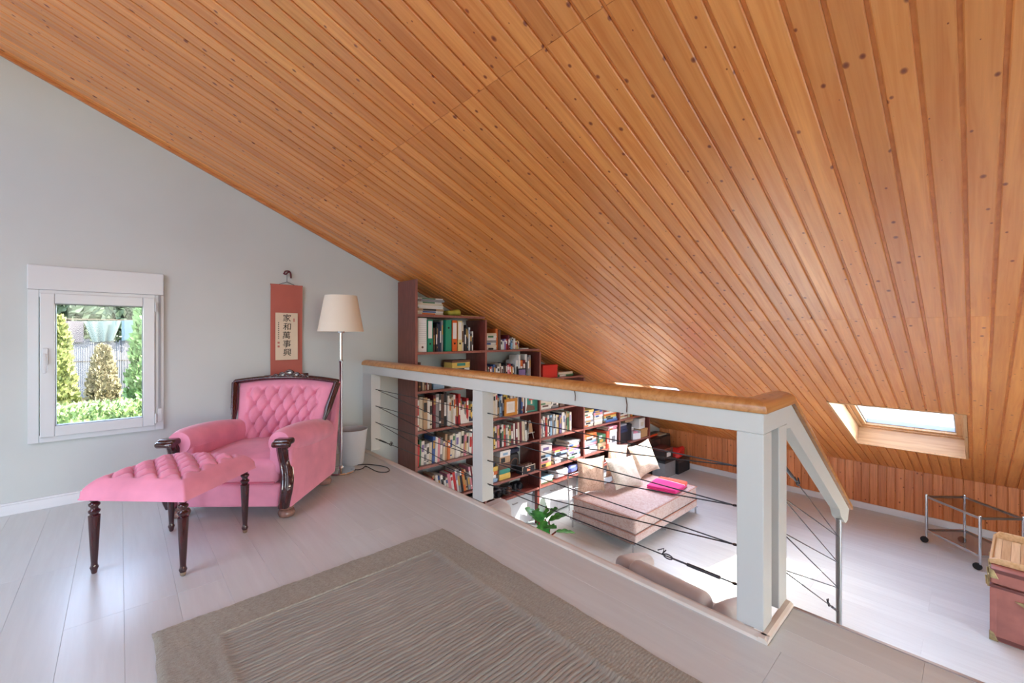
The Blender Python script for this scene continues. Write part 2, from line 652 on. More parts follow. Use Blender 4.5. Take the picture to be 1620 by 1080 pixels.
mb = MB()
mb.box(EX - 0.1, BY, ZL - 0.2, KX + 0.1, GY, ZL - 0.009)
fl2 = struct(mb.build('floor_lower', M_seam), 'bright pale laminate floor of the lower level', 'floor')
planks(fl2, SX + 0.2, KX, -1.2, GY, ZL, 0.7, 1.6)
mb = MB()
mb.box(EX, -1.2, ZL - 0.009, SX + 0.2, GY, ZL)
mb.box(EX, BY, ZL - 0.009, KX, -1.2, ZL)
mb.build('floor_rest', M_floor, fl2)

# wall under the platform edge
mb = MB()
mb.box(EX - 0.12, SY, ZL, EX - 0.001, GY, -0.01)
mb.box(EX - 0.12, SY - 0.12, ZL, SX - 0.001, SY, -0.01)
mb.box(SX - 0.12, BY, ZL, SX - 0.001, SY, -0.01)
struct(mb.build('wall_platform', M_wall), 'white wall below the edge of the upper floor', 'wall')

# stairs down, hidden behind the platform edge
st = MB()
st.box(SX, -0.62, ZL, SX + 0.02, 0.50, -0.19)
stairs = struct(st.build('stairs', M_wall), 'short flight of steps going down beside the railing', 'stairs')
for k in range(1, 7):
    m = MB()
    m.box(SX + 0.29 * (k - 1), -0.62, ZL, SX + 0.29 * k, 0.50, -1.3 / 7 * k)
    m.build('step', M_floor, stairs)

# edge trims
mb = MB()
mb.prism([(EX - 0.036, 0.0), (EX, 0.0), (EX, 0.020), (EX - 0.012, 0.020), (EX - 0.032, 0.012)], 'y', SY - 0.012, GY - 0.0)
mb.box(EX - 0.006, SY, -0.04, EX + 0.004, GY, 0.018)
struct(mb.build('trim_2', M_trimedge, bevel=0.002), 'cream edge strip along the platform under the railing', 'trim')
mb = MB()
mb.prism([(SY - 0.012, 0.0), (SY + 0.02, 0.0), (SY + 0.02, 0.020), (SY, 0.020), (SY - 0.010, 0.012)], 'x', EX - 0.036, SX)
struct(mb.build('trim_3', M_trimedge, bevel=0.002), 'short cream edge strip beside the top of the stairs', 'trim')
mb = MB()
mb.prism([(SX - 0.012, -0.03), (SX + 0.006, -0.03), (SX + 0.006, 0.002), (SX - 0.012, 0.004)], 'y', BY, SY - 0.012)
struct(mb.build('trim_4', M_nosing, bevel=0.001), 'narrow grey-brown nosing strip at the top stair edge', 'trim')

# baseboard of the gable wall
mb = MB()
mb.box(LX, GY - 0.016, 0, EX - 0.03, GY, 0.066)
mb.box(LX, GY - 0.012, 0.066, EX - 0.03, GY, 0.078)
struct(mb.build('baseboard_left', M_base, bevel=0.003), 'white baseboard at the foot of the gable wall', 'baseboard')

# ------------------------------------------------------------------ gable window
M_gasket = plain('window_gasket', (120, 122, 125), 0.6)
M_strap = plain('grey_strap', (150, 150, 152), 0.8)
w = thing('window_1', 'small white framed window with roller box in the gable wall', 'window', (0, GY, 0))
w['kind'] = 'structure'
def ring(mb, x0, x1, z0, z1, b, ya, yb):
    mb.box(x0, ya, z0, x0 + b, yb, z1)
    mb.box(x1 - b, ya, z0, x1, yb, z1)
    mb.box(x0 + b, ya, z0, x1 - b, yb, z0 + b)
    mb.box(x0 + b, ya, z1 - b, x1 - b, yb, z1)
m = MB()
ring(m, WX0 - 0.018, WX1 + 0.012, WZ0 - 0.015, WZ1 + 0.0, 0.05, -0.022, 0.07)
m.build('window_frame', M_pvc, w, bevel=0.003)
m = MB()
ring(m, -0.388, 0.192, 0.475, 1.428, 0.068, -0.040, 0.055)
sash = m.build('window_sash', M_pvc, w, bevel=0.005)
m = MB()
ring(m, -0.322, 0.126, 0.541, 1.362, 0.006, -0.030, 0.03)
m.build('gasket', M_gasket, sash)
m = MB()
m.box(-0.322, 0.010, 0.541, 0.126, 0.014, 1.362)
m.build('pane', M_glass, sash)
m = MB()
m.rbox((-0.362, -0.046, 1.01), (0.014, 0.006, 0.055), 0.006)
m.tube([(-0.362, -0.045, 1.02), (-0.362, -0.075, 1.02)], 0.010, 10)
m.rbox((-0.362, -0.082, 0.965), (0.011, 0.009, 0.065), 0.008)
m.build('window_handle', M_pvc, sash, smooth=40)
m = MB()
m.box(-0.445, -0.03, WZ1, 0.245, 0.10, 1.612)
m.build('roller_box', M_pvc, w, bevel=0.006)
m = MB()
m.box(0.212, -0.030, 0.60, 0.226, -0.0225, 1.45)
m.build('strap', M_strap, w)
m = MB()
m.box(0.205, -0.036, 0.50, 0.232, -0.020, 0.60)
m.build('strap_winder', M_pvc, w, bevel=0.003)
for z in (0.53, 1.36):
    m = MB()
    m.tube([(0.197, -0.046, z - 0.035), (0.197, -0.046, z + 0.035)], 0.007, 10)
    m.build('hinge', M_pvc, w, smooth=40)
m = MB()
m.box(WX0 - 0.02, 0.06, WZ0 - 0.03, WX1 + 0.02, T + 0.03, WZ0)
m.build('window_sill', M_pvc, w)
light('window_portal', 'AREA', (-0.1, GY + 0.12, 0.95), (0, -1, 0), 1, size=(0.6, 0.95), portal=True)

# ------------------------------------------------------------------ skylights
M_sky_frame = plain('skylight_grey_profile', (150, 155, 160), 0.4, metal=0.4)
for i, (x0, x1, y0, y1) in enumerate(SKY):
    a, b = sx(x0), sx(x1)
    lab = ('skylight in the pine ceiling right of the railing', 'skylight in the pine ceiling half hidden behind the handrail')[i]
    w = thing('window_%d' % (i + 2), lab, 'skylight', (0, 0, 0))
    w['kind'] = 'structure'
    d = 0.235
    for nm, bx_ in (('lining', (a - 0.016, y0, 0, a, y1, d)), ('lining', (b, y0, 0, b + 0.016, y1, d)),
                    ('lining', (a - 0.016, y0 - 0.016, 0, b + 0.016, y0, d)), ('lining', (a - 0.016, y1, 0, b + 0.016, y1 + 0.016, d))):
        m = MB()
        m.box(*bx_)
        o = m.build(nm, M_pine_pale_y if bx_[3] - bx_[0] < 0.1 else M_pine_pale, w)
        o.matrix_world = SM
    m = MB()   # thin lip around the opening
    for q in ((a - 0.014, y0 - 0.014, b + 0.014, y0 + 0.006), (a - 0.014, y1 - 0.006, b + 0.014, y1 + 0.014), (a - 0.014, y0, a + 0.006, y1), (b - 0.006, y0, b + 0.014, y1)):
        m.box(q[0], q[1], -0.006, q[2], q[3], 0.004)
    o = m.build('lip', M_pine_pale, w)
    o.matrix_world = SM
    def frame(t0, t1, z0, z1, mat, nm):
        m = MB()
        m.box(a + t0, y0 + t0, z0, b - t0, y0 + t1, z1)
        m.box(a + t0, y1 - t1, z0, b - t0, y1 - t0, z1)
        m.box(a + t0, y0 + t1, z0, a + t1, y1 - t1, z1)
        m.box(b - t1, y0 + t1, z0, b - t0, y1 - t1, z1)
        o = m.build(nm, mat, w, bevel=0.003)
        o.matrix_world = SM
    frame(0.0, 0.03, 0.205, 0.26, M_pine_pale, 'window_frame')
    frame(0.03, 0.075, 0.225, 0.29, M_pine_pale, 'window_sash')
    frame(0.075, 0.085, 0.25, 0.30, M_sky_frame, 'glazing_bead')
    m = MB()
    m.box(a + 0.08, y0 + 0.08, 0.27, b - 0.08, y1 - 0.08, 0.275)
    o = m.build('pane', M_glass, w)
    o.matrix_world = SM
    c = SM @ Vector(((a + b) / 2, (y0 + y1) / 2, 0.30))
    light('skylight_portal', 'AREA', c, (-SA, 0, -CA), 1, size=(0.85, 1.5), portal=True)

# ================================================================== UPPER LEVEL
M_steel = plain('cable_steel', (70, 70, 74), 0.35, metal=0.9)
M_chrome = plain('chrome', (205, 207, 210), 0.12, metal=1.0)
M_alu = plain('brushed_steel_post', (170, 170, 172), 0.35, metal=0.9)
M_black = plain('black_plastic', (22, 22, 24), 0.45)
M_darkcord = plain('brown_cord', (84, 52, 36), 0.8)

# ------------------------------------------------------------------ guard railing
R = thing('guard_railing', 'white railing with wooden handrail and zigzag steel cables', 'railing', (EX, SY, 0))
rl = lambda p: (p[0] - EX, p[1] - SY, p[2])
def rbx(name, x0, y0, z0, x1, y1, z1, mat=M_white, bevel=0.004):
    m = MB()
    m.box(x0 - EX, y0 - SY, z0, x1 - EX, y1 - SY, z1)
    return m.build(name, mat, R, bevel=bevel)
RX0, RX1 = EX + 0.002, EX + 0.10
rbx('wall_post', RX0, 3.992, 0.02, RX1, GY - 0.002, 0.77)
rbx('post', RX0, 2.258, 0.02, RX1, 2.368, 0.77)
rbx('newel_post', RX0, 0.548, 0.02, RX1, 0.645, 0.77)
rbx('top_beam', RX0, 0.548, 0.77, RX1, GY - 0.002, 0.852)
rbx('stair_post', 2.0, 0.55, 0.02, 2.105, 0.60, 0.77)
ST = 0.640     # slope of the stair rail
BX = 2.165     # where the rail turns down
def stair_beam():
    m = MB()
    top = lambda x: 0.852 - ST * max(0, x - BX)
    bot = lambda x: 0.745 - ST * max(0, x - BX)
    poly = [(RX1 - 0.002, 0.77), (2.105, 0.77), (2.105, 0.748), (BX - 0.01, 0.745), (3.15, bot(3.15)), (3.20, bot(3.15) - 0.06), (3.33, bot(3.33) - 0.02), (3.39, bot(3.39) + 0.02), (3.43, top(3.43)), (BX, 0.852), (RX1 - 0.002, 0.852)]
    m.prism([(x - EX, z) for x, z in poly], 'y', 0.55 - SY, 0.60 - SY)
    return m.build('stair_beam', M_white, R, bevel=0.003)
stair_beam()
# handrail: D shaped profile swept along the top
prof = []
for k in range(0, 13):
    a = math.pi * k / 12
    prof.append((0.062 * math.cos(a), 0.004 + 0.044 * math.sin(a) ** 0.6))
prof = [(0.060, 0.0)] + prof + [(-0.060, 0.0)]
def sweep(mb, path):
    """path: list of (point, side vector, up vector)"""
    n = len(prof)
    vs_ = []
    for p, s_, u in path:
        for a, b in prof:
            vs_.append(Vector(p) + Vector(s_) * a + Vector(u) * b)
    fs = [tuple(range(n))[::-1], tuple(range((len(path) - 1) * n, len(path) * n))]
    for i in range(len(path) - 1):
        for k in range(n):
            k2 = (k + 1) % n
            fs.append((i * n + k, i * n + k2, (i + 1) * n + k2, (i + 1) * n + k))
    mb.add(vs_, fs)
xm = (RX0 + RX1) / 2
ym = 0.595
m = MB()
sweep(m, [(rl((xm, GY - 0.004, 0.852)), (1, 0, 0), (0, 0, 1)), (rl((xm, ym, 0.852)), (1, 1, 0), (0, 0, 1))])
m.build('handrail', M_rail, R, smooth=50)
m = MB()
sl = Vector((1, 0, -ST)).normalized()
up = Vector((ST, 0, 1)).normalized()
hb = math.tan(math.atan(ST) / 2)
sweep(m, [(rl((xm, ym, 0.852)), (1, 1, 0), (0, 0, 1)), (rl((BX, ym, 0.852)), (0, 1, 0), (hb, 0, 1)),
          (rl((3.44, ym, 0.852 - ST * (3.44 - BX))), (0, 1, 0), up)])
m.build('handrail', M_rail, R, smooth=50)
m = MB()
m.tube([rl((3.265, 0.575, ZL + 0.001)), rl((3.265, 0.575, 0.02))], 0.016, 12)
m.build('steel_post', M_alu, R, smooth=40)
# cables
def cable(a, b, sag=0.0):
    m = MB()
    m.tube([rl(a), rl(b)], 0.0028, 6)
    return m.build('cable', M_steel, R, smooth=60)
def eyelet(p, d):
    m = MB()
    q = Vector(rl(p))
    m.tube([q - Vector(d) * 0.004, q + Vector(d) * 0.022], 0.004, 8)
    m.lathe([(0.004, -0.003), (0.009, -0.002), (0.009, 0.002), (0.004, 0.003)], q + Vector(d) * 0.024, 10)
    return m.build('eyelet', M_steel, R, smooth=50)
NZ = (0.617, 0.455, 0.295, 0.135)
xc = EX + 0.05
def bay(ya, yb, start_b):
    A = [(xc, ya - 0.022, z) for z in NZ]
    B = [(xc, yb + 0.022, z) for z in NZ]
    for p in A:
        eyelet((xc, ya, p[2]), (0, -1, 0))
    for p in B:
        eyelet((xc, yb, p[2]), (0, 1, 0))
    for k in range(4):
        cable(A[k], B[k])
        if k < 3:
            if start_b:
                cable(A[k], B[k + 1])
            else:
                cable(A[k + 1], B[k])
    return A, B
A1, B1 = bay(3.992, 2.368, True)
A2, B2 = bay(2.258, 0.645, False)
def turnbuckle(p, q, t=0.30):
    a, b = Vector(rl(p)), Vector(rl(q))
    d = (b - a).normalized()
    m = MB()
    m.tube([b - d * 0.20, b - d * 0.06], 0.0075, 8)
    m.tube([b - d * 0.27, b - d * 0.20], 0.004, 6)
    c0 = b - d * 0.29
    ring_ = [c0 + d * 0.022 * math.cos(t_) + Vector((0, 0, 1)) * 0.010 * math.sin(t_) for t_ in [2 * math.pi * k / 10 for k in range(11)]]
    m.tube(ring_, 0.003, 6)
    m.tube([c0 - d * 0.025, c0 - d * 0.02 + Vector((0, 0.0, 0.03)), c0 - d * 0.05 + Vector((0, 0, 0.012))], 0.003, 6)
    m.tube([c0 - d * 0.03, c0 + Vector((0, 0.01, 0.026))], 0.003, 6)
    m.build('turnbuckle', M_steel, R, smooth=50)
turnbuckle(A2[3], B2[3])
turnbuckle(B1[3], A1[3])
P = [(2.105 + 0.01, 0.575, z) for z in (0.60, 0.452, 0.298, 0.135)]
Q = [(3.255, 0.575, z) for z in (-0.09, -0.25, -0.405, -0.55)]
for k in range(4):
    cable(P[k], Q[k])
    if k < 3:
        cable(P[k + 1], Q[k])
    eyelet((2.105, 0.575, P[k][2]), (1, 0, 0))
turnbuckle(Q[0], P[0])
turnbuckle(P[3], Q[3])
# two bits of cord tied round the beam
for y_, dz in ((1.455, 0.055), (1.138, 0.075)):
    m = MB()
    m.tube([rl((RX0 - 0.004, y_ + 0.008, 0.853)), rl((RX0 - 0.005, y_, 0.853 - dz * 0.5)), rl((RX0 - 0.005, y_ + 0.002, 0.853 - dz))], 0.0022, 6)
    m.build('tied_cord', M_darkcord, R)

# ------------------------------------------------------------------ fabrics and dark wood
def fabric(name, rgb, rough=0.9, scale=420, var=0.10, bump=0.25, stripes=0.0, sheen=0.3):
    c = srgb(*rgb)
    m = Mat(name, c, rough, Sheen_Weight=sheen, Sheen_Roughness=0.4)
    v = m.coords()
    n = m.noise(v, 7, 3)
    n2 = m.noise(v, scale, 2)
    lo = tuple(q * (1 - var) for q in c[:3]) + (1,)
    hi = tuple(min(1, q * (1 + var)) for q in c[:3]) + (1,)
    m.color(m.ramp(n, [(0.3, lo), (0.7, hi)]))
    if stripes:
        w_ = m.n('ShaderNodeTexWave', wave_type='BANDS', bands_direction='X')
        w_.inputs['Scale'].default_value = stripes
        m.l(v, w_.inputs['Vector'])
        m.bump(w_.outputs[1], bump, 0.0012)
    else:
        m.bump(n2, bump, 0.0008)
    return m.m
M_pink = fabric('pink_upholstery', (231, 147, 173))
M_pink_side = fabric('pink_upholstery_ribbed', (231, 147, 173), stripes=26, bump=0.12)
M_pinkdk = fabric('pink_piping', (206, 104, 134))
M_button = fabric('pink_button', (214, 112, 142))
def darkwood(name, c0, c1, rough=0.14):
    m = Mat(name, c0, rough, Coat_Weight=0.6, Coat_Roughness=0.08)
    v = m.coords((10, 10, 1.5))
    m.color(m.ramp(m.noise(v, 5, 4), [(0.3, c1), (0.7, c0)]))
    return m.m
M_mahog = darkwood('dark_mahogany', srgb(74, 28, 30), srgb(38, 14, 18))
M_foot = darkwood('worn_brown_foot', srgb(156, 112, 98), srgb(120, 82, 70), 0.45)

def tuft(u, v, nu, nv, depth, wid=0.30):
    """quilted depth (0 at the crown, negative at buttons) on a diamond lattice of nu x nv cells"""
    a, b = u * nu, v * nv
    p, q = (a + b) / 2, (a - b) / 2
    dp, dq = abs(p - round(p)), abs(q - round(q))
    r2 = dp * dp + dq * dq
    btn = math.exp(-r2 / 0.020)
    crease = max(math.exp(-(dp / 0.075) ** 2), math.exp(-(dq / 0.075) ** 2))
    dome = (dp * 2) ** 0.7 * (dq * 2) ** 0.7
    return -depth * (0.62 * btn + 0.30 * crease) + depth * 0.45 * dome

# ------------------------------------------------------------------ armchair
CH_RZ = math.radians(-41.5)
ch = thing('armchair', 'pink tufted armchair with carved dark wood frame by the gable wall', 'armchair', (0.742, 3.425, 0), CH_RZ)
HW = 0.385
m = MB()     # base: front rail, sides and back down to the feet
m.rbox((0, -0.02, 0.145), (HW - 0.055, 0.345, 0.072), 0.02)
m.build('base', M_pink, ch, smooth=60)
for s_ in (-1, 1):
    m = MB()   # outer side panel, rising to the arm and on to the back
    poly = [(-0.365, 0.072), (0.335, 0.072), (0.395, 0.40), (0.43, 0.60), (0.455, 0.775), (0.425, 0.775), (0.34, 0.47), (0.25, 0.43), (-0.30, 0.475), (-0.365, 0.44)]
    xa, xb = (HW - 0.055, HW) if s_ > 0 else (-HW, -HW + 0.055)
    m.prism(poly, 'x', xa, xb)
    o = m.build('side_panel', M_pink_side, ch, bevel=0.014)
    # rolled arm: rounded tube that flares outwards and runs into the back
    m = MB()
    pts, rad = [], []
    for k in range(13):
        t = k / 12
        y_ = -0.365 + 0.64 * t
        pts.append((s_ * (HW - 0.075 + 0.012 * math.sin(math.pi * t)), y_, 0.476 - 0.058 * t + 0.012 * math.sin(math.pi * t)))
        rad.append(0.082 + 0.010 * math.sin(math.pi * t) - (0.012 if k == 0 else 0))
    m.tube(pts, rad, 20)
    m.build('arm', M_pink, ch, smooth=60)
    m = MB()   # inner arm pad
    m.rbox((s_ * (HW - 0.105), -0.04, 0.375), (0.045, 0.32, 0.10), 0.035)
    m.build('arm_pad', M_pink, ch, smooth=60)
    # S-shaped wooden arm front with scrolled cap
    m = MB()
    n_ = 16
    pts = []
    for k in range(n_ + 1):
        t = k / n_
        z = 0.078 + t * 0.41
        yy = -0.372 - 0.020 * math.sin(t * math.pi * 2.0 + 0.5) - 0.012 * t
        xx = s_ * (HW - 0.035 + 0.016 * math.sin(t * math.pi * 1.9 - 0.4))
        wd = 0.030 + 0.006 * math.sin(t * math.pi)
        pts.append((xx, yy, z, wd))
    vs_, fs = [], []
    sec = [(-1, 0.6), (-0.9, -0.5), (-0.45, -0.9), (-0.15, -0.65), (0.15, -0.65), (0.45, -0.9), (0.9, -0.5), (1, 0.6)]
    for (xx, yy, z, wd) in pts:
        for a, b in sec:
            vs_.append((xx + a * wd, yy + b * 0.026, z))
    ns = len(sec)
    for i in range(n_):
        for k in range(ns):
            k2 = (k + 1) % ns
            fs.append((i * ns + k, i * ns + k2, (i + 1) * ns + k2, (i + 1) * ns + k))
    fs.append(tuple(range(ns))[::-1])
    fs.append(tuple(range(n_ * ns, n_ * ns + ns)))
    m.add(vs_, fs)
    af = m.build('arm_front', M_mahog, ch, smooth=50)
    m = MB()
    m.rbox((s_ * (HW - 0.035), -0.385, 0.492), (0.052, 0.040, 0.020), 0.016)
    M_ = Matrix.Translation((s_ * (HW - 0.035), -0.420, 0.480)) @ Matrix.Rotation(math.radians(90), 4, 'Y')
    m.lathe([(0.0, -0.052), (0.016, -0.052), (0.020, -0.044), (0.018, 0.0), (0.020, 0.044), (0.016, 0.052), (0.0, 0.052)], n=14, M=M_)
    m.build('scroll_cap', M_mahog, af, smooth=50)
# seat cushion
def seat_fn(q):
    x, y_, z = q
    if z > 0.30:
        z += 0.028 * max(0, 1 - (x / 0.30) ** 2) * max(0, 1 - ((y_ + 0.05) / 0.34) ** 2)
    return (x, y_, z)
m = MB()
m.rbox((0, -0.055, 0.292), (0.292, 0.325, 0.078), 0.045, seg=4, fn=seat_fn)
cu = m.build('seat_cushion', M_pink, ch, smooth=60)
m = MB()
for z_ in (0.232,):
    m.tube([(-0.285, -0.372, z_), (0, -0.383, z_), (0.285, -0.372, z_)], 0.006, 8)
m.build('piping', M_pinkdk, cu, smooth=60)
# tufted back: raked, gently curved in plan, fans out upwards
def back_pt(u, v, off=0.0):
    wtop, wbot = 0.385, 0.30
    hw = wbot + (wtop - wbot) * v
    x = (u - 0.5) * 2 * hw
    crown = 0.030 * (1 - ((u - 0.5) * 2) ** 2) * v
    z = 0.37 + v * 0.405 + crown
    y_ = 0.225 + 0.165 * v + 0.055 * (1 - ((u - 0.5) * 2) ** 2) - 0.02
    edge = min(1, min(u, 1 - u) / 0.10) ** 0.5 * min(1, min(v + 0.15, 1 - v) / 0.10) ** 0.5
    d = 0.055 * edge
    tu, tv = (u - 0.12) / 0.76, (v - 0.04) / 0.84
    if -0.02 < tu < 1.02 and -0.1 < tv < 1.02:
        fade = max(0.0, min(1, (tu + 0.02) / 0.05, (1.02 - tu) / 0.05, (1.02 - tv) / 0.06))
        d += tuft(tu, tv, 11, 4.6, 0.052) * fade
    return (x, y_ - d - off, z)
m = MB()
m.grid(110, 64, lambda u, v: back_pt(u, v), flip=False)
bk = m.build('backrest', M_pink, ch, smooth=80)
m = MB()
m.grid(12, 8, lambda u, v: (lambda p: (p[0], 0.27 + 0.165 * v + 0.055 * (1 - ((u - 0.5) * 2) ** 2), p[2] - 0.30 * (1 - v)))(back_pt(u, v)), flip=True)
m.build('back_panel', M_pink_side, ch, smooth=80)
for i in range(-1, 14):
    for j in range(0, 6):
        if (i + j) % 2:
            continue
        u = 0.12 + 0.76 * i / 11
        v = 0.04 + 0.84 * j / 4.6
        if 0.13 < u < 0.87 and 0.05 < v < 0.86:
            p = back_pt(u, v)
            m = MB()
            m.rbox((p[0], p[1] - 0.001, p[2]), (0.009, 0.005, 0.009), 0.005, seg=2)
            m.build('button', M_button, bk, smooth=60)
# carved wooden frame of the back
def frame_path(u, v):
    p = back_pt(u, v)
    return Vector((p[0], 0.225 + 0.165 * v + 0.055 * (1 - ((u - 0.5) * 2) ** 2) - 0.055, p[2]))
def molding(pts, r, name):
    m = MB()
    m.tube(pts, r, 12)
    off = Vector((0, -0.018, 0))
    m.tube([p + off for p in pts], [q * 0.55 for q in r], 10)
    return m.build(name, M_mahog, ch, smooth=60)
for uu in (0.0, 1.0):
    s_ = -1 if uu == 0 else 1
    pts = [frame_path(uu, 0.30 + 0.70 * k / 12) + Vector((s_ * 0.012, 0.0, 0)) for k in range(13)]
    molding(pts, [0.010 + 0.016 * min(1, k / 4) for k in range(13)], 'back_stile')
pts = [frame_path(k / 24, 1.0) + Vector(((k / 24 - 0.5) * 0.03, 0.005, 0.010)) for k in range(25)]
crest = molding(pts, [0.018] * 25, 'crest_rail')
m = MB()
for k, (dx, r_, dz) in enumerate(((-0.15, 0.010, 0.012), (-0.105, 0.016, 0.018), (-0.055, 0.020, 0.026), (0.0, 0.026, 0.040), (0.055, 0.020, 0.026), (0.105, 0.016, 0.018), (0.15, 0.010, 0.012))):
    p = frame_path(0.5 + dx / 0.77, 1.0)
    a0 = [Vector((p.x + r_ * 1.3 * math.cos(t_), p.y - 0.004, p.z + dz + r_ * 0.9 * math.sin(t_))) for t_ in [2 * math.pi * q / 12 for q in range(13)]]
    m.tube(a0, 0.008, 8)
    m.rbox((p.x, p.y, p.z + dz - 0.004), (r_ * 1.2, 0.009, r_ * 0.9), 0.008, seg=2)
m.build('carved_crest', M_mahog, crest, smooth=60)
for s_ in (-1, 1):
    for y_, mt in ((-0.315, M_foot), (0.265, M_foot)):
        m = MB()
        m.lathe([(0.030, 0.0), (0.044, 0.006), (0.050, 0.024), (0.044, 0.042), (0.034, 0.048), (0.040, 0.054), (0.046, 0.064), (0.040, 0.076)], (s_ * (HW - 0.055), y_, 0.0005), 18)
        m.build('foot', mt, ch, smooth=60)

# ------------------------------------------------------------------ tufted footstool
fs_ = thing('footstool', 'pink button tufted footstool on slim turned dark legs', 'footstool', (0.222, 2.885, 0), math.radians(45))
def stool_pt(u, v):
    hw = 0.262
    x, y_ = (u - 0.5) * 2 * hw, (v - 0.5) * 2 * hw
    e = min(min(u, 1 - u), min(v, 1 - v))
    rise = 0.082 * (min(1, e / 0.09) ** 0.42) if e > 0 else 0
    dome = 0.018 * (1 - (2 * u - 1) ** 2) * (1 - (2 * v - 1) ** 2)
    z = 0.372 + rise + dome
    tu, tv = (u - 0.10) / 0.80, (v - 0.10) / 0.80
    if 0 < tu < 1 and 0 < tv < 1:
        fade = min(1, tu / 0.06, (1 - tu) / 0.06, tv / 0.06, (1 - tv) / 0.06)
        z += tuft(tu, tv, 7, 7, 0.052) * fade
    sh = 1 - 0.05 * max(0, 1 - e / 0.06)
    return (x, y_, z)
m = MB()
m.grid(84, 84, stool_pt)
hw = 0.262
m.box(-hw, -hw, 0.366, hw, hw, 0.3725)
top = m.build('seat', M_pink, fs_, smooth=60)
for i in range(0, 8):
    for j in range(0, 8):
        if (i + j) % 2 or not (0 < i < 7 and 0 < j < 7):
            continue
        p = stool_pt(0.1 + 0.8 * i / 7, 0.1 + 0.8 * j / 7)
        m = MB()
        m.rbox((p[0], p[1], p[2] + 0.001), (0.009, 0.009, 0.004), 0.004, seg=2)
        m.build('button', M_button, top, smooth=60)
leg_prof = [(0.008, 0.0), (0.011, 0.004), (0.013, 0.018), (0.017, 0.030), (0.013, 0.040), (0.0125, 0.052), (0.016, 0.12), (0.0205, 0.22), (0.0225, 0.272), (0.023, 0.280), (0.015, 0.286), (0.022, 0.296), (0.023, 0.304), (0.015, 0.312), (0.014, 0.320), (0.022, 0.330), (0.022, 0.338), (0.013, 0.346), (0.020, 0.358), (0.022, 0.371)]
m = MB()
m.lathe(leg_prof, n=18)
lm = m.mesh('leg', M_mahog, 50)
m = MB()
m.lathe([(0.0085, 0.0), (0.0115, 0.004), (0.0135, 0.018)], n=14)
capm = m.mesh('brass_tip', plain('brass_tip', (196, 176, 150), 0.3, metal=0.9), 50)
for sx_ in (-1, 1):
    for sy_ in (-1, 1):
        l_ = place('leg', lm, fs_, loc=(sx_ * 0.222, sy_ * 0.222, 0))
        if (sx_, sy_) == (1, -1) or (sx_, sy_) == (-1, -1):
            place('tip', capm, l_)

# ------------------------------------------------------------------ floor lamp
M_shade = Mat('cream_lampshade', srgb(232, 222, 204), 0.9)
M_shade.b.inputs['Transmission Weight'].default_value = 0.0
M_shade = M_shade.m
lp = thing('floor_lamp', 'chrome floor lamp with cream tapered shade behind the armchair', 'lamp', (1.372, 3.628, 0))
m = MB()
m.lathe([(0.118, 0.0), (0.120, 0.006), (0.116, 0.016), (0.06, 0.026), (0.022, 0.032), (0.016, 0.05)], n=32)
m.build('base', M_chrome, lp, smooth=40)
m = MB()
m.lathe([(0.013, 0.03), (0.013, 0.92), (0.017, 0.925), (0.017, 0.94), (0.012, 0.945), (0.012, 1.17), (0.016, 1.172), (0.02, 1.19), (0.012, 1.20)], n=16)
m.build('pole', M_chrome, lp, smooth=40)
m = MB()
n = 48
vs_, fsx = [], []
for r_, z in ((0.183, 1.180), (0.128, 1.482), (0.125, 1.482), (0.180, 1.180)):
    for k in range(n):
        a = 2 * math.pi * k / n
        vs_.append((r_ * math.cos(a), r_ * math.sin(a), z))
for i in range(4):
    j = (i + 1) % 4
    for k in range(n):
        k2 = (k + 1) % n
        fsx.append((i * n + k, i * n + k2, j * n + k2, j * n + k))
m.add(vs_, fsx)
m.build('lamp_shade', M_shade, lp, smooth=40)
m = MB()
for k in range(3):
    a = 2 * math.pi * k / 3 + 0.5
    m.tube([(0.01 * math.cos(a), 0.01 * math.sin(a), 1.19), (0.176 * math.cos(a), 0.176 * math.sin(a), 1.190)], 0.003, 6)
m.lathe([(0.012, 1.17), (0.028, 1.172), (0.030, 1.182), (0.012, 1.19)], n=14)
m.build('shade_holder', M_chrome, lp, smooth=40)
m = MB()
cp = [(0.06, -0.06, 0.020), (0.12, -0.07, 0.006), (0.17, -0.05, 0.004), (0.21, -0.01, 0.004), (0.215, -0.09, 0.004), (0.22, -0.22, 0.004), (0.26, -0.28, 0.004), (0.31, -0.26, 0.004), (0.33, -0.16, 0.004), (0.29, -0.04, 0.004), (0.22, 0.05, 0.004), (0.10, 0.10, 0.004), (0.02, 0.14, 0.004), (-0.05, 0.12, 0.006)]
def smooth_path(pts, n=8):
    out = []
    P_ = [Vector(p) for p in pts]
    P_ = [P_[0] * 2 - P_[1]] + P_ + [P_[-1] * 2 - P_[-2]]
    for i in range(1, len(P_) - 2):
        for k in range(n):
            t = k / n
            a, b, c, d = P_[i - 1], P_[i], P_[i + 1], P_[i + 2]
            out.append(0.5 * ((2 * b) + (c - a) * t + (2 * a - 5 * b + 4 * c - d) * t * t + (3 * b - a - 3 * c + d) * t ** 3))
    out.append(P_[-2])
    return out
m.tube(smooth_path(cp, 6), 0.0035, 6)
m.build('cord', M_black, lp, smooth=60)

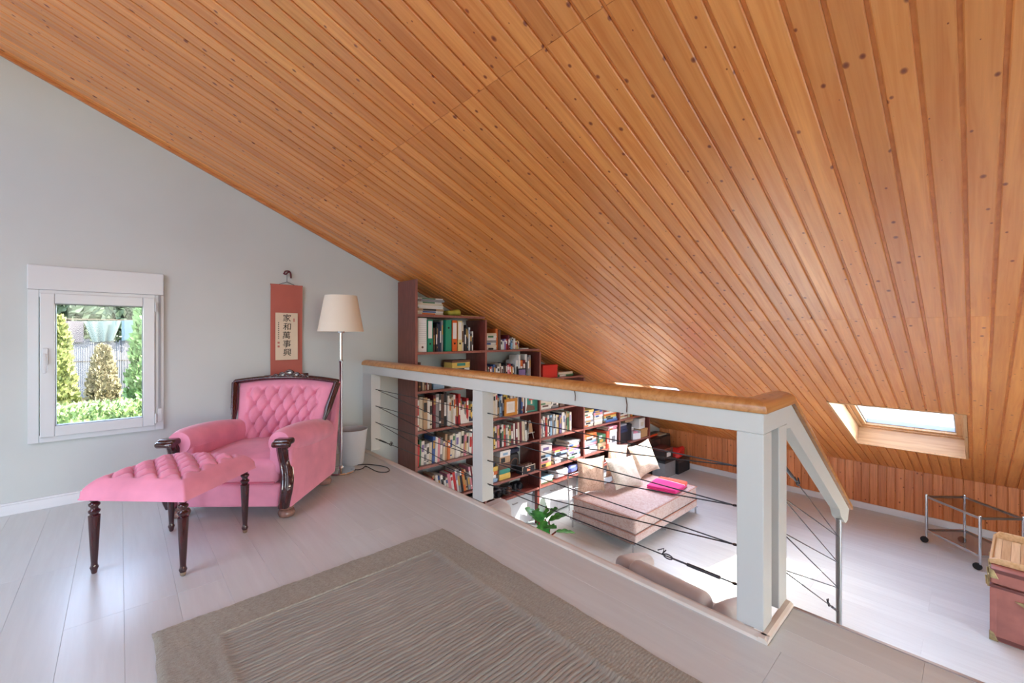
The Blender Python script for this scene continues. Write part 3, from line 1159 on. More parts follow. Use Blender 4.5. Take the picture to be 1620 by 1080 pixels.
# ------------------------------------------------------------------ waste basket
M_frost = Mat('frosted_plastic', srgb(226, 226, 228), 0.45, Transmission_Weight=0.25, IOR=1.2).m
m = MB()
n = 36
vs_, fsx = [], []
for r_, z in ((0.100, 0.0), (0.102, 0.004), (0.132, 0.300), (0.138, 0.302), (0.138, 0.308), (0.129, 0.308), (0.098, 0.006)):
    for k in range(n):
        a = 2 * math.pi * k / n
        vs_.append((r_ * math.cos(a), r_ * math.sin(a), z))
for i in range(6):
    for k in range(n):
        k2 = (k + 1) % n
        fsx.append((i * n + k, i * n + k2, (i + 1) * n + k2, (i + 1) * n + k))
fsx.append(tuple(range(n - 1, -1, -1)))
fsx.append(tuple(range(6 * n, 7 * n)))
m.add(vs_, fsx)
tag(m.build('waste_basket', M_frost, smooth=40, loc=(1.535, 3.80, 0.001)), 'round frosted white waste basket beside the floor lamp', 'basket')

# ------------------------------------------------------------------ hanging scroll
M_scroll = fabric('brick_red_brocade', (186, 104, 90), 0.85, 300, 0.05, 0.1, sheen=0.05)
M_paper = plain('cream_rice_paper', (226, 208, 182), 0.9, var=0.03)
M_ink = plain('black_ink', (26, 24, 24), 0.9)
M_seal = plain('red_seal', (196, 120, 108), 0.9)
sc_ = thing('hanging_scroll', 'brick red hanging scroll with black calligraphy on cream paper', 'scroll', (1.098, GY - 0.018, 0.77))
m = MB()
def cloth_y(z):
    return 0.006 * math.sin((z) * 5.0)
zs_ = [0.03 + k * (0.795 / 14) for k in range(15)]
vs_, fsx = [], []
for z in zs_:
    vs_ += [(-0.130, cloth_y(z) - 0.001, z), (0.130, cloth_y(z) - 0.001, z), (0.130, cloth_y(z) + 0.001, z), (-0.130, cloth_y(z) + 0.001, z)]
for i in range(14):
    for k in range(4):
        k2 = (k + 1) % 4
        fsx.append((i * 4 + k, i * 4 + k2, i * 4 + 4 + k2, i * 4 + 4 + k))
fsx += [(3, 2, 1, 0), (56, 57, 58, 59)]
m.add(vs_, fsx)
m.build('mount', M_scroll, sc_, smooth=60)
m = MB()
m.box(-0.094, -0.0085, 0.160, 0.088, -0.0072, 0.578)
paper = m.build('paper', M_paper, sc_)
m = MB()
m.tube([(-0.132, 0, 0.825), (0.132, 0, 0.825)], 0.006, 10)
m.build('top_rod', M_scroll, sc_, smooth=60)
m = MB()
m.tube([(-0.132, -0.004, 0.020), (0.132, -0.004, 0.020)], 0.014, 12)
rod = m.build('bottom_roller', M_scroll, sc_, smooth=60)
for s_ in (-1, 1):
    m = MB()
    m.tube([(s_ * 0.132, -0.004, 0.020), (s_ * 0.178, -0.004, 0.020)], 0.0125, 12)
    m.build('roller_knob', M_mahog, rod, smooth=50)
m = MB()
m.tube([(-0.068, 0, 0.828), (0, -0.004, 0.855), (0.068, 0, 0.828)], 0.0022, 6)
m.tube([(0, -0.004, 0.855), (0.0, -0.006, 0.93)], 0.0022, 6)
m.build('hanging_cord', M_steel, sc_)
m = MB()
M_ribbon = plain('dark_red_ribbon', (92, 30, 38), 0.7)
m.tube(smooth_path([(-0.022, -0.006, 0.925), (-0.018, -0.012, 0.945), (0.0, -0.014, 0.952), (0.020, -0.012, 0.948), (0.030, -0.010, 0.925), (0.033, -0.008, 0.89)], 5), 0.006, 8)
m.tube(smooth_path([(-0.030, -0.006, 0.930), (-0.012, -0.012, 0.922), (0.006, -0.014, 0.940), (0.018, -0.012, 0.945)], 5), 0.006, 8)
m.build('ribbon', M_ribbon, sc_, smooth=60)
def lettering(txt, size, loc, mat, parent, name, bold=0.0, shear=0.0, thin=0.0004):
    cu_ = bpy.data.curves.new('lettering_curve', 'FONT')
    cu_.body = txt
    cu_.size = size
    cu_.align_x = 'CENTER'
    cu_.align_y = 'CENTER'
    cu_.offset = bold
    cu_.shear = shear
    cu_.extrude = thin
    tmp = bpy.data.objects.new('tmp', cu_)
    COL.objects.link(tmp)
    dg = bpy.context.evaluated_depsgraph_get()
    dg.update()
    me = bpy.data.meshes.new_from_object(tmp.evaluated_get(dg))
    bpy.data.objects.remove(tmp)
    me.materials.clear()
    me.materials.append(mat)
    o = place(name, me, parent, loc=loc, rot=(math.radians(90), 0, 0))
    return o
for k, chr_ in enumerate('家和萬事興'):
    lettering(chr_, 0.071, (-0.003 + 0.004 * math.sin(k * 2.1), -0.0089, 0.528 - 0.0765 * k), M_ink, paper, 'character', bold=0.0002, shear=0.06)
for k in range(9):
    m = MB()
    z = 0.485 - 0.017 * k
    m.box(-0.071, -0.0090, z, -0.066, -0.0084, z + 0.009)
    m.box(-0.074, -0.0090, z + 0.003, -0.064, -0.0084, z + 0.0045)
    m.build('small_mark', M_ink, paper)
for z in (0.305, 0.272):
    m = MB()
    m.box(-0.077, -0.0090, z, -0.060, -0.0084, z + 0.017)
    m.build('seal', M_seal, paper)
m = MB()
m.box(0.052, -0.0090, 0.50, 0.062, -0.0084, 0.53)
m.build('seal', M_seal, paper)

# ------------------------------------------------------------------ rug
def rug_mat(name, lo, mid, hi, sc, con):
    m = Mat(name, srgb(*mid), 0.95, Sheen_Weight=0.2)
    n1 = m.noise(m.coords(sc), 3.0, 4, 0.6)
    v2 = m.coords((1, 1, 1))
    n2 = m.noise(v2, 300, 2)
    base = m.ramp(n1, [(0.5 - con, srgb(*lo)), (0.5, srgb(*mid)), (0.5 + con, srgb(*hi))])
    n3 = m.noise(v2, 2.2, 2)
    tint = m.ramp(n3, [(0.35, (0.92, 0.92, 0.92, 1)), (0.65, (1.05, 1.05, 1.05, 1))])
    m.color(m.mix(1.0, base, tint, 'MULTIPLY'))
    m.bump(n2, 0.5, 0.002)
    return m.m
M_rug = rug_mat('taupe_wool_field', (126, 123, 110), (156, 153, 139), (178, 176, 163), (4.0, 110, 4.0), 0.38)
M_rugb = rug_mat('taupe_wool_border', (128, 124, 108), (158, 155, 139), (180, 178, 163), (24.0, 60, 24.0), 0.30)
rx0, rx1, ry0, ry1 = 0.092, 1.412, 0.10, 2.140
rug = thing('rug', 'taupe ribbed wool rug with a plain border on the upper floor', 'rug', ((rx0 + rx1) / 2, (ry0 + ry1) / 2, 0))
hx, hy = (rx1 - rx0) / 2, (ry1 - ry0) / 2
bd = 0.195
rnd = random.Random(3)
ph = [rnd.uniform(0, 6.28) for _ in range(300)]
def rug_z(x, y_):
    e = min(hx - abs(x), hy - abs(y_))
    z = 0.011
    inx, iny = hx - bd - abs(x), hy - bd - abs(y_)
    ins = min(inx, iny)
    wob = 0.003 * math.sin(x * 9 + 1.3) + 0.002 * math.sin(x * 31)
    t = (y_ + wob) / 0.0180
    f = t - math.floor(t)
    rib = 1 - min(1, abs(f - 0.5) * 2) ** 6
    hgt = 0.88 + 0.12 * math.sin(ph[int(math.floor(t)) % 300] + x * 2.0)
    if ins > 0:
        z = 0.0030 + 0.0085 * rib * hgt
    else:
        f2 = (y_ + 0.002 * math.sin(x * 40)) / 0.0118
        f2 -= math.floor(f2)
        z = 0.0125 + 0.0012 * math.sin(f2 * 6.28) + 0.001 * math.sin(x * 140 + y_ * 30)
        if -0.020 < ins:
            z += 0.003
    if e < 0.012:
        z *= 0.35 + 0.65 * max(0, e) / 0.012
    return z
nx_, ny_ = 90, 700
xs = [-hx + 2 * hx * i / nx_ for i in range(nx_ + 1)]
m = MB()
def rp(u, v):
    x, y_ = (u - 0.5) * 2 * hx, (v - 0.5) * 2 * hy
    ex = 0.002 * math.sin(y_ * 23) + 0.001 * math.sin(y_ * 61)
    ey = 0.002 * math.sin(x * 19)
    c = 1.0
    return (x + ex * abs(2 * u - 1) ** 6, y_ + ey * abs(2 * v - 1) ** 6, rug_z(x, y_))
m.grid(nx_, ny_, rp)
for j_ in range(ny_):
    for i_ in range(nx_):
        x_, y_ = (2 * (i_ + 0.5) / nx_ - 1) * hx, (2 * (j_ + 0.5) / ny_ - 1) * hy
        if min(hx - bd - abs(x_), hy - bd - abs(y_)) < 0:
            m.m[j_ * nx_ + i_] = 1
m.build('pile', [M_rug, M_rugb], rug, smooth=80)
m = MB()
m.box(-hx + 0.004, -hy + 0.004, 0.0004, hx - 0.004, hy - 0.004, 0.004)
m.build('backing', plain('rug_backing', (120, 110, 95), 0.95), rug)

# ================================================================== LOWER LEVEL
M_bcase = darkwood('reddish_brown_bookcase', srgb(126, 62, 54), srgb(104, 46, 40), 0.35)
M_bedge = darkwood('bookcase_edge', srgb(158, 100, 90), srgb(138, 84, 74), 0.4)
FY = 3.82          # front of the bookcase
BKY = GY - 0.006
UPX = [2.187, 3.100, 4.003, 4.917, 5.825, 6.735]
SHZ = [1.362, 0.975, 0.578, 0.170, -0.195, -0.590, -0.812]     # shelf tops
bc = thing('bookcase', 'reddish brown stepped bookcase built under the slope against the gable wall', 'bookcase', (UPX[0], BKY, ZL))
bl = lambda x, y_, z: (x - UPX[0], y_ - BKY, z - ZL)
th = 0.026
for i, x in enumerate(UPX):
    m = MB()
    xa, xb = (x, x + th) if i == 0 else (x - th / 2, x + th / 2)
    zt_ = lambda q: zc(q) - 0.030
    p = [(xa, SHZ[-1] - 0.02), (xb, SHZ[-1] - 0.02), (xb, zt_(xb)), (xa, zt_(xb))]
    m.prism([(a - UPX[0], b - ZL) for a, b in p], 'y', FY - BKY, 0)
    nm = 'side_panel' if i in (0, 5) else 'upright'
    u_ = m.build(nm, M_bcase, bc, bevel=0.002)
    m = MB()
    m.prism([(a - UPX[0], b - ZL) for a, b in [(xa, SHZ[-1] - 0.02), (xb, SHZ[-1] - 0.02), (xb, zt_(xb)), (xa, zt_(xb))]], 'y', FY - BKY - 0.003, FY - BKY)
    m.build('edge_band', M_bedge, u_)
    m = MB()
    a = bl(x - 0.02, FY + 0.03, ZL)
    m.box(a[0], a[1], 0.0005, a[0] + 0.04, a[1] + 0.05, SHZ[-1] - ZL - 0.02)
    m.box(a[0], a[1] + 0.25, 0.0005, a[0] + 0.04, a[1] + 0.30, SHZ[-1] - ZL - 0.02)
    m.build('leg', M_bcase, bc)
for k, z in enumerate(SHZ):
    nb = 5 if k >= 4 else k + 1
    for i in range(nb):
        m = MB()
        xa = UPX[i] + (th if i == 0 else th / 2)
        xb = UPX[i + 1] - th / 2
        a, b = bl(xa, FY + 0.006, z - 0.024), bl(xb, BKY, z)
        m.box(*a, *b)
        s_ = m.build('shelf', M_bcase, bc)
        m = MB()
        a, b = bl(xa, FY + 0.002, z - 0.024), bl(xb, FY + 0.006, z)
        m.box(*a, *b)
        m.build('edge_band', M_bedge, s_)

BAYN = ['leftmost', 'second', 'third', 'fourth', 'fifth']
SHN = ['top', 'second', 'third', 'fourth', 'fifth', 'sixth', 'lowest']
ORD = ['first', 'second', 'third', 'fourth', 'fifth', 'sixth', 'seventh', 'eighth', 'ninth', 'tenth', 'eleventh', 'twelfth', 'thirteenth', 'fourteenth', 'fifteenth', 'sixteenth', 'seventeenth', 'eighteenth', 'nineteenth', 'twentieth', 'twenty-first', 'twenty-second', 'twenty-third', 'twenty-fourth', 'twenty-fifth', 'twenty-sixth', 'twenty-seventh', 'twenty-eighth']
PAL = {'W': ('white', (222, 220, 214)), 'C': ('cream', (214, 204, 182)), 'B': ('blue', (62, 92, 150)), 'b': ('light blue', (140, 178, 206)), 'N': ('navy', (40, 48, 74)),
       'K': ('black', (34, 33, 36)), 'G': ('grey', (138, 138, 140)), 'R': ('red', (190, 44, 48)), 'r': ('dark red', (112, 34, 44)), 'O': ('orange', (212, 112, 52)),
       'Y': ('yellow', (216, 184, 92)), 'g': ('green', (70, 120, 84)), 't': ('teal', (54, 140, 126)), 'P': ('pink', (216, 138, 150)), 'p': ('purple', (128, 110, 160)),
       'T': ('tan', (182, 150, 116)), 'n': ('brown', (98, 66, 52))}
PM = {k: plain('cover_' + v[0].replace(' ', '_'), v[1], 0.55, var=0.05, vscale=20) for k, v in PAL.items()}
M_pages = plain('book_pages', (222, 212, 194), 0.9, var=0.05, vscale=120)
M_lab = plain('printed_white', (232, 230, 226), 0.7)
M_gold = plain('printed_gold', (190, 150, 80), 0.5)
rb = random.Random(11)
shelf_count = {}

def book_mesh(t, h, d, col, band):
    """x thickness, y depth (spine at y = 0), z height"""
    m = MB()
    c = min(0.0025, t * 0.15)
    m.box(0, 0, 0, c, d, h)
    m.box(t - c, 0, 0, t, d, h)
    m.add([(0, 0, 0), (t, 0, 0), (t, c, 0), (0, c, 0), (0, 0, h), (t, 0, h), (t, c, h), (0, c, h), (t * 0.5, -min(0.004, t * 0.15), 0), (t * 0.5, -min(0.004, t * 0.15), h)],
          [(0, 8, 9, 4), (8, 1, 5, 9), (2, 3, 7, 6), (0, 3, 2, 1, 8), (4, 9, 5, 6, 7)])
    m.box(c, c, 0.004, t - c, d - 0.004, h - 0.004, 1)
    if band:
        for a, b in band:
            e = min(0.004, t * 0.15) + 0.0006
            m.add([(t * 0.12, -e * 0.45, h * a), (t * 0.5, -e, h * a), (t * 0.88, -e * 0.45, h * a), (t * 0.12, -e * 0.45, h * b), (t * 0.5, -e, h * b), (t * 0.88, -e * 0.45, h * b)],
                  [(0, 1, 4, 3), (1, 2, 5, 4)], 2)
    bm = PM['K'] if col in 'WCYTb' else (M_gold if rb.random() < 0.35 else M_lab)
    if col in 'WC' and rb.random() < 0.5:
        bm = PM[rb.choice('BRgnOp')]
    return m.mesh('book', [PM[col], M_pages, bm])

def count(bay, sh, what):
    k = (bay, sh, what)
    shelf_count[k] = shelf_count.get(k, 0) + 1
    return ORD[shelf_count[k] - 1]

def run(bay, sh, x0, x1, cols, h0, h1, lean=0.0, dep=(0.15, 0.20), y0=FY + 0.035, zoff=0.0):
    """a row of upright books, one letter each"""
    n = len(cols)
    ws = [rb.uniform(0.75, 1.3) for _ in cols]
    tot = sum(ws)
    x = x0
    sk = math.tan(lean)
    for c, w_ in zip(cols, ws):
        t = (x1 - x0) * w_ / tot * math.cos(lean) - 0.0012
        h = rb.uniform(h0, h1)
        if x + t > UPX[bay] and sh < 5:
            h = min(h, zc(x + t) - 0.035 - SHZ[sh])
        d = rb.uniform(*dep)
        nb = rb.choice([None, [(0.55, 0.85)], [(0.12, 0.18), (0.5, 0.82)], [(0.72, 0.9)], [(0.3, 0.7)]])
        me = book_mesh(max(0.004, t), h, d, c, nb)
        ln = lean
        o = place('book', me)
        o.location = (x + 0.0006, y0 + rb.uniform(0, 0.022), SHZ[sh] + 0.0008 + zoff + (t * math.sin(ln) if ln > 0 else 0))
        o.rotation_euler = (0, ln, 0)
        size = 'tall' if h > 0.29 else ('slim' if t < 0.018 else 'small' if h < 0.19 else 'upright')
        tag(o, '%s %s book, %s from left, %s shelf, %s bookcase bay' % (size, PAL[c][0], count(bay, sh, 'u'), SHN[sh], BAYN[bay]), 'book', 'upright books in the bookcase')
        x += (t + 0.0012) / math.cos(lean)
def stack(bay, sh, x0, x1, cols, tk=(0.018, 0.032), dep=(0.18, 0.24), z=None, y0=FY + 0.03, where='', noun='book', grp='books lying in stacks in the bookcase'):
    """books or boxes lying flat, bottom first"""
    zz = SHZ[sh] + 0.0008 if z is None else z
    n = len(cols)
    which = count(bay, sh, 's')
    for k, c in enumerate(cols):
        t = rb.uniform(*tk)
        L = (x1 - x0) * rb.uniform(0.86, 1.0)
        d = rb.uniform(*dep)
        me = book_mesh(t, L, d, c, rb.choice([None, [(0.2, 0.7)], [(0.1, 0.5)]]))
        o = place(noun.replace(' ', '_'), me)
        dx = rb.uniform(0, (x1 - x0) - L)
        # lay down: thickness -> z, height -> x
        o.matrix_world = Matrix.Translation((x0 + dx, y0 + rb.uniform(0, 0.02), zz)) @ Matrix(((0, 0, 1, 0), (0, 1, 0, 0), (1, 0, 0, 0), (0, 0, 0, 1)))
        pos = 'top' if k == n - 1 else ('bottom' if k == 0 else ORD[n - 1 - k] + ' from top')
        tag(o, '%s %s, %s in %s stack, %s shelf, %s bookcase bay' % (PAL[c][0], noun, pos, which, SHN[sh], BAYN[bay]), noun.split()[-1], grp)
        zz += t + 0.0006
    return zz

def boxthing(name, label, cat, x0, x1, y0, y1, z0, z1, mat, lid=None, label_mat=None, bevel=0.003, group=None, rz=0.0):
    """closed carton: body with an overlapping lid, optional front label"""
    t = thing(name, label, cat, ((x0 + x1) / 2, (y0 + y1) / 2, z0 + 0.0008), rz, group)
    w_, d_, h_ = (x1 - x0) / 2, (y1 - y0) / 2, z1 - z0 - 0.0016
    m = MB()
    m.box(-w_ + 0.003, -d_ + 0.003, 0, w_ - 0.003, d_ - 0.003, h_ * 0.98)
    m.build('body', mat, t, bevel=bevel)
    m = MB()
    hl = min(0.045, h_ * 0.3)
    m.box(-w_, -d_, h_ - hl, w_, d_, h_)
    m.build('lid', lid or mat, t, bevel=bevel)
    if label_mat:
        m = MB()
        m.box(-w_ * 0.45, -d_ + 0.0015, h_ * 0.25, w_ * 0.45, -d_ + 0.003, h_ * 0.62)
        m.build('paper_label', label_mat, t)
    return t

def binder(label, x0, x1, h, mat, lab=None, ring_=True, sh=1):
    t = thing('ring_binder', label, 'binder', ((x0 + x1) / 2, FY + 0.03, SHZ[sh] + 0.0008), 0, 'ring binders on the upper shelf')
    w_ = (x1 - x0) / 2
    m = MB()
    m.box(-w_, 0, 0, w_, 0.003, h)
    m.box(-w_, 0, 0, -w_ + 0.003, 0.285, h)
    m.box(w_ - 0.003, 0, 0, w_, 0.285, h)
    m.build('cover', mat, t, bevel=0.0008)
    m = MB()
    m.box(-w_ + 0.004, 0.02, 0.008, w_ - 0.004, 0.26, h - 0.02)
    m.build('sheets', M_pages, t)
    if lab:
        m = MB()
        m.box(-w_ * 0.72, -0.0008, h * lab[0], w_ * 0.72, 0.0, h * lab[1])
        m.build('spine_label', M_lab, t)
    if ring_:
        m = MB()
        M_ = Matrix.Translation((0, -0.001, h * (0.25 if ring_ is True else ring_))) @ Matrix.Rotation(math.radians(90), 4, 'X')
        m.lathe([(0.006, -0.001), (0.011, -0.001), (0.011, 0.0015), (0.006, 0.0015)], n=14, M=M_)
        m.build('finger_ring', M_black, t, smooth=40)
    return t

# --- leftmost bay
stack(0, 0, 2.225, 2.56, 'CWTWWCWGW', (0.014, 0.026), (0.22, 0.28), noun='magazine', grp='magazines lying on the top shelf')
M_yg = plain('yellow_green_cloth', (176, 168, 66), 0.7, var=0.25, vscale=18)
M_yel = plain('yellow_card', (222, 200, 120), 0.7)
m = MB()
m.rbox((0, 0, 0.032), (0.085, 0.07, 0.032), 0.03, seg=4, fn=lambda q: (q[0], q[1], q[2] * (1 + 0.25 * math.sin(q[0] * 40))))
tag(m.build('cloth_pouch', M_yg, smooth=60, loc=(2.72, FY + 0.13, SHZ[0] + 0.003)), 'crumpled yellow green pouch on the topmost shelf under the ceiling', 'pouch')
m = MB()
m.box(-0.12, -0.06, 0, 0.12, 0.06, 0.004)
m.box(-0.118, -0.058, 0.004, 0.118, 0.058, 0.006)
tag(m.build('card_folder', M_yel, loc=(2.90, FY + 0.09, SHZ[0] + 0.001)), 'flat yellow card folder on the topmost shelf', 'folder')
run(0, 1, 2.216, 2.234, 'W', 0.335, 0.34)
t_ = thing('magazine_file', 'white lined magazine file at the left end of the binder shelf', 'file box', (2.288, FY + 0.03, SHZ[1] + 0.0008))
m = MB()
m.box(-0.05, 0, 0, 0.05, 0.26, 0.352)
fb = m.build('box', M_lab, t_, bevel=0.002)
for k in range(11):
    m = MB()
    m.box(-0.042, -0.0006, 0.085 + k * 0.021, 0.042, 0, 0.0865 + k * 0.021)
    m.build('printed_line', PM['G'], fb)
m = MB()
m.lathe([(0.006, -0.001), (0.012, -0.001), (0.012, 0.001), (0.006, 0.001)], n=12, M=Matrix.Translation((0, -0.0005, 0.05)) @ Matrix.Rotation(math.radians(90), 4, 'X'))
m.build('finger_ring', PM['n'], t_)
M_bgreen = plain('green_binder', (34, 146, 112), 0.4)
M_borange = plain('orange_binder', (226, 104, 44), 0.4)
M_byel = plain('yellow_binder', (226, 206, 140), 0.4)
binder('green ring binder with a tall white spine label', 2.346, 2.412, 0.335, M_bgreen, (0.42, 0.96))
run(0, 1, 2.418, 2.505, 'KnKKN', 0.25, 0.30, dep=(0.2, 0.24))
run(0, 1, 2.508, 2.545, 'NG', 0.30, 0.335, dep=(0.2, 0.24))
binder('plain green ring binder with a dark hole near its top', 2.572, 2.648, 0.338, M_bgreen, None, 0.75)
binder('orange ring binder with a lined white label', 2.654, 2.722, 0.335, M_borange, (0.40, 0.92))
binder('pale yellow ring binder on the upper bookcase shelf', 2.728, 2.788, 0.330, M_byel, (0.38, 0.96))
run(0, 1, 2.792, 2.826, 'W', 0.30, 0.32)
run(0, 1, 2.832, 2.945, 'KKKWKW', 0.15, 0.30, dep=(0.2, 0.24))
run(0, 2, 2.218, 2.272, 'nn', 0.285, 0.30)
run(0, 2, 2.276, 2.40, 'KCTrWn', 0.15, 0.20)
boxthing('carton', 'light blue and white box low on the third shelf of the leftmost bay', 'box', 2.42, 2.56, FY + 0.03, FY + 0.20, SHZ[2], SHZ[2] + 0.10, PM['b'], PM['B'])
za = stack(0, 2, 2.66, 2.92, 'WCWWCWW', (0.026, 0.032))
boxthing('gift_box', 'dark and yellow patterned box on a pile of books above the handrail', 'box', 2.655, 2.90, FY + 0.03, FY + 0.20, za, za + 0.088, PM['Y'], PM['n'], PM['t'])
run(0, 3, 2.218, 2.42, 'WCTWC', 0.29, 0.34)
run(0, 3, 2.425, 2.60, 'rGKnK', 0.34, 0.365)
run(0, 3, 2.603, 2.80, 'WWCWRrRG', 0.27, 0.33)
run(0, 3, 2.803, 2.96, 'PGRgYW', 0.20, 0.29)
M_photo = plain('portrait_print', (222, 206, 196), 0.5)
t_ = thing('photo_card', 'white card with a small portrait standing before the books', 'photo', (2.90, FY + 0.03, SHZ[3] + 0.001), 0)
m = MB()
m.prism([(0.0, 0), (0.004, 0), (0.024, 0.15), (0.020, 0.15)], 'x', -0.13, 0.13)
cd = m.build('card', M_lab, t_)
m = MB()
m.prism([(-0.001, 0.01), (0.0, 0.01), (0.017, 0.135), (0.016, 0.135)], 'x', -0.035, 0.05)
m.build('picture', M_photo, cd)
m = MB()
m.prism([(-0.0012, 0.012), (-0.0002, 0.012), (0.0065, 0.065), (0.0055, 0.065)], 'x', -0.018, 0.034)
m.build('dark_clothing', PM['N'], cd)
m = MB()
m.prism([(0.0045, 0.066), (0.0055, 0.066), (0.0115, 0.11), (0.0105, 0.11)], 'x', -0.006, 0.022)
m.build('face', PM['T'], cd)
boxthing('carton', 'small pink and teal box at the right end of the fourth shelf', 'box', 2.975, 3.075, FY + 0.06, FY + 0.2, SHZ[3], SHZ[3] + 0.19, PM['P'], PM['t'])
run(0, 4, 2.216, 3.070, 'RgWGWCBWPGCTOCCWWCPCWROGW', 0.205, 0.285, 0.04)
run(0, 5, 2.265, 3.03, 'KTNWnRTWBWKCPWRWGKOTGPrWG', 0.20, 0.285, -0.16)
boxthing('storage_box', 'black storage box in the lowest shelf space behind the railing post', 'box', 2.55, 3.02, FY + 0.02, FY + 0.30, SHZ[6], SHZ[6] + 0.15, PM['K'])

# --- second bay
stack(1, 1, 3.122, 3.292, 'WCWGWWC', (0.026, 0.034), (0.2, 0.24))
run(1, 1, 3.296, 3.365, 'On', 0.24, 0.27)
run(1, 1, 3.37, 3.68, 'WWpRrKbWWCYC', 0.10, 0.235)
stack(1, 1, 3.70, 3.82, 'W', (0.012, 0.016), (0.12, 0.15))
run(1, 2, 3.136, 3.60, 'WKWRGBKWCWKnKPRON', 0.19, 0.235, -0.08)
run(1, 2, 3.62, 3.88, 'WWOrWGG', 0.25, 0.33)
t_ = thing('framed_photo', 'small dark framed photo in front of books above the handrail', 'photo frame', (3.70, FY + 0.016, SHZ[2] + 0.001))
def pframe(t, w_, h_, b, mat, pic, matt=None):
    m = MB()
    m.box(-w_, 0, 0, -w_ + b, 0.014, h_)
    m.box(w_ - b, 0, 0, w_, 0.014, h_)
    m.box(-w_ + b, 0, 0, w_ - b, 0.014, b)
    m.box(-w_ + b, 0, h_ - b, w_ - b, 0.014, h_)
    m.build('frame', mat, t, bevel=0.002)
    m = MB()
    m.box(-w_ + b, 0.007, b, w_ - b, 0.012, h_ - b)
    m.build('mount' if matt else 'picture', matt or pic, t)
    if matt:
        m = MB()
        m.box(-w_ * 0.45, 0.006, h_ * 0.3, w_ * 0.45, 0.007, h_ * 0.7)
        m.build('picture', pic, t)
    m = MB()
    m.prism([(0.012, h_ * 0.7), (0.012, h_ * 0.6), (0.022, 0.0), (0.026, 0.0)], 'x', -0.012, 0.012)
    m.build('strut', mat, t)
pframe(t_, 0.075, 0.155, 0.014, PM['K'], PM['p'])
M_vase = glass_mat('clear_vase_glass', (0.93, 0.95, 0.97, 1), 0.12)
m = MB()
m.lathe([(0.045, 0), (0.05, 0.01), (0.05, 0.16), (0.03, 0.22), (0.016, 0.27), (0.016, 0.33), (0.022, 0.34)], n=24)
tag(m.build('glass_carafe', M_vase, smooth=50, loc=(3.185, FY + 0.09, SHZ[3] + 0.001)), 'clear glass carafe beside books on the fourth shelf', 'carafe')
run(1, 3, 3.25, 3.50, 'CWTbBnYY', 0.22, 0.315)
run(1, 3, 3.50, 3.76, 'TWbKCWNBr', 0.26, 0.32)
run(1, 3, 3.762, 3.80, 'R', 0.31, 0.32)
t_ = thing('framed_picture', 'golden wooden picture frame with white mount leaning on books', 'picture frame', (3.505, FY + 0.014, SHZ[3] + 0.001))
pframe(t_, 0.105, 0.205, 0.034, plain('gilt_frame', (206, 142, 58), 0.35, metal=0.2), PM['W'], M_lab)
t_ = thing('storybook', 'green picture book with a red mushroom shown on its cover', 'book', (3.875, FY + 0.03, SHZ[3] + 0.001))
m = MB()
m.box(-0.11, 0, 0, 0.11, 0.012, 0.255)
ck = m.build('cover', PM['t'], t_, bevel=0.001)
m = MB()
m.prism([(-0.05, 0.15), (-0.03, 0.20), (0.0, 0.215), (0.03, 0.20), (0.05, 0.15)], 'y', -0.001, 0)
m.build('printed_cap', PM['R'], ck)
m = MB()
m.prism([(-0.015, 0.10), (0.015, 0.10), (0.012, 0.15), (-0.012, 0.15)], 'y', -0.001, 0)
m.build('printed_stem', PM['C'], ck)
m = MB()
m.prism([(-0.10, 0.02), (0.06, 0.02), (0.05, 0.07), (-0.08, 0.10)], 'y', -0.001, 0)
m.build('printed_ground', PM['n'], ck)
m = MB()
m.box(-0.11, -0.0008, 0, -0.082, 0, 0.255)
m.build('printed_strip', M_lab, ck)
run(1, 4, 3.124, 3.60, 'CCGgYWPKWRGCgrW', 0.235, 0.27, -0.03)
run(1, 4, 3.612, 3.80, 'rCrCW', 0.25, 0.27, -0.03)
t_ = thing('miniature_easel', 'miniature white wooden easel holding a small card', 'ornament', (3.89, FY + 0.06, SHZ[4] + 0.006))
for nm, pts in (('leg', [(-0.055, 0, 0), (-0.008, 0.02, 0.24)]), ('leg', [(0.055, 0, 0), (0.008, 0.02, 0.24)]), ('leg', [(0, 0.08, 0), (0, 0.024, 0.235)]), ('ledge', [(-0.062, -0.006, 0.085), (0.062, -0.006, 0.085)])):
    m = MB()
    m.tube(pts, 0.0055, 8)
    m.build(nm, M_white, t_, smooth=50)
m = MB()
m.prism([(-0.008, 0.092), (-0.004, 0.092), (0.010, 0.20), (0.006, 0.20)], 'x', -0.03, 0.03)
m.build('card', PM['T'], t_)
# boxes on the sixth shelf of the second bay
z5 = SHZ[5]
za = stack(1, 5, 3.12, 3.31, 'bWOY', (0.032, 0.05), (0.2, 0.24), noun='game box', grp='flat boxes in the second bay')
tr = thing('wire_tray', 'small black tray with white packs above flat boxes', 'tray', (3.205, FY + 0.11, za + 0.001))
m = MB()
m.box(-0.075, -0.06, 0, 0.075, 0.06, 0.004)
for q in ((-0.075, -0.06, 0.075, -0.056), (-0.075, 0.056, 0.075, 0.06), (-0.075, -0.06, -0.071, 0.06), (0.071, -0.06, 0.075, 0.06)):
    m.box(q[0], q[1], 0.004, q[2], q[3], 0.055)
m.build('tray_body', PM['N'], tr)
m = MB()
m.rbox((-0.01, -0.005, 0.04), (0.052, 0.045, 0.035), 0.008)
m.build('pack', M_lab, tr, smooth=50)
zb = stack(1, 5, 3.335, 3.52, 'YtnT', (0.055, 0.075), (0.18, 0.22), noun='flat box', grp='flat boxes in the second bay')
boxthing('carton', 'white carton on top of the flat boxes in the second bay', 'box', 3.345, 3.515, FY + 0.03, FY + 0.2, zb, zb + 0.075, M_lab, M_lab, PM['b'])
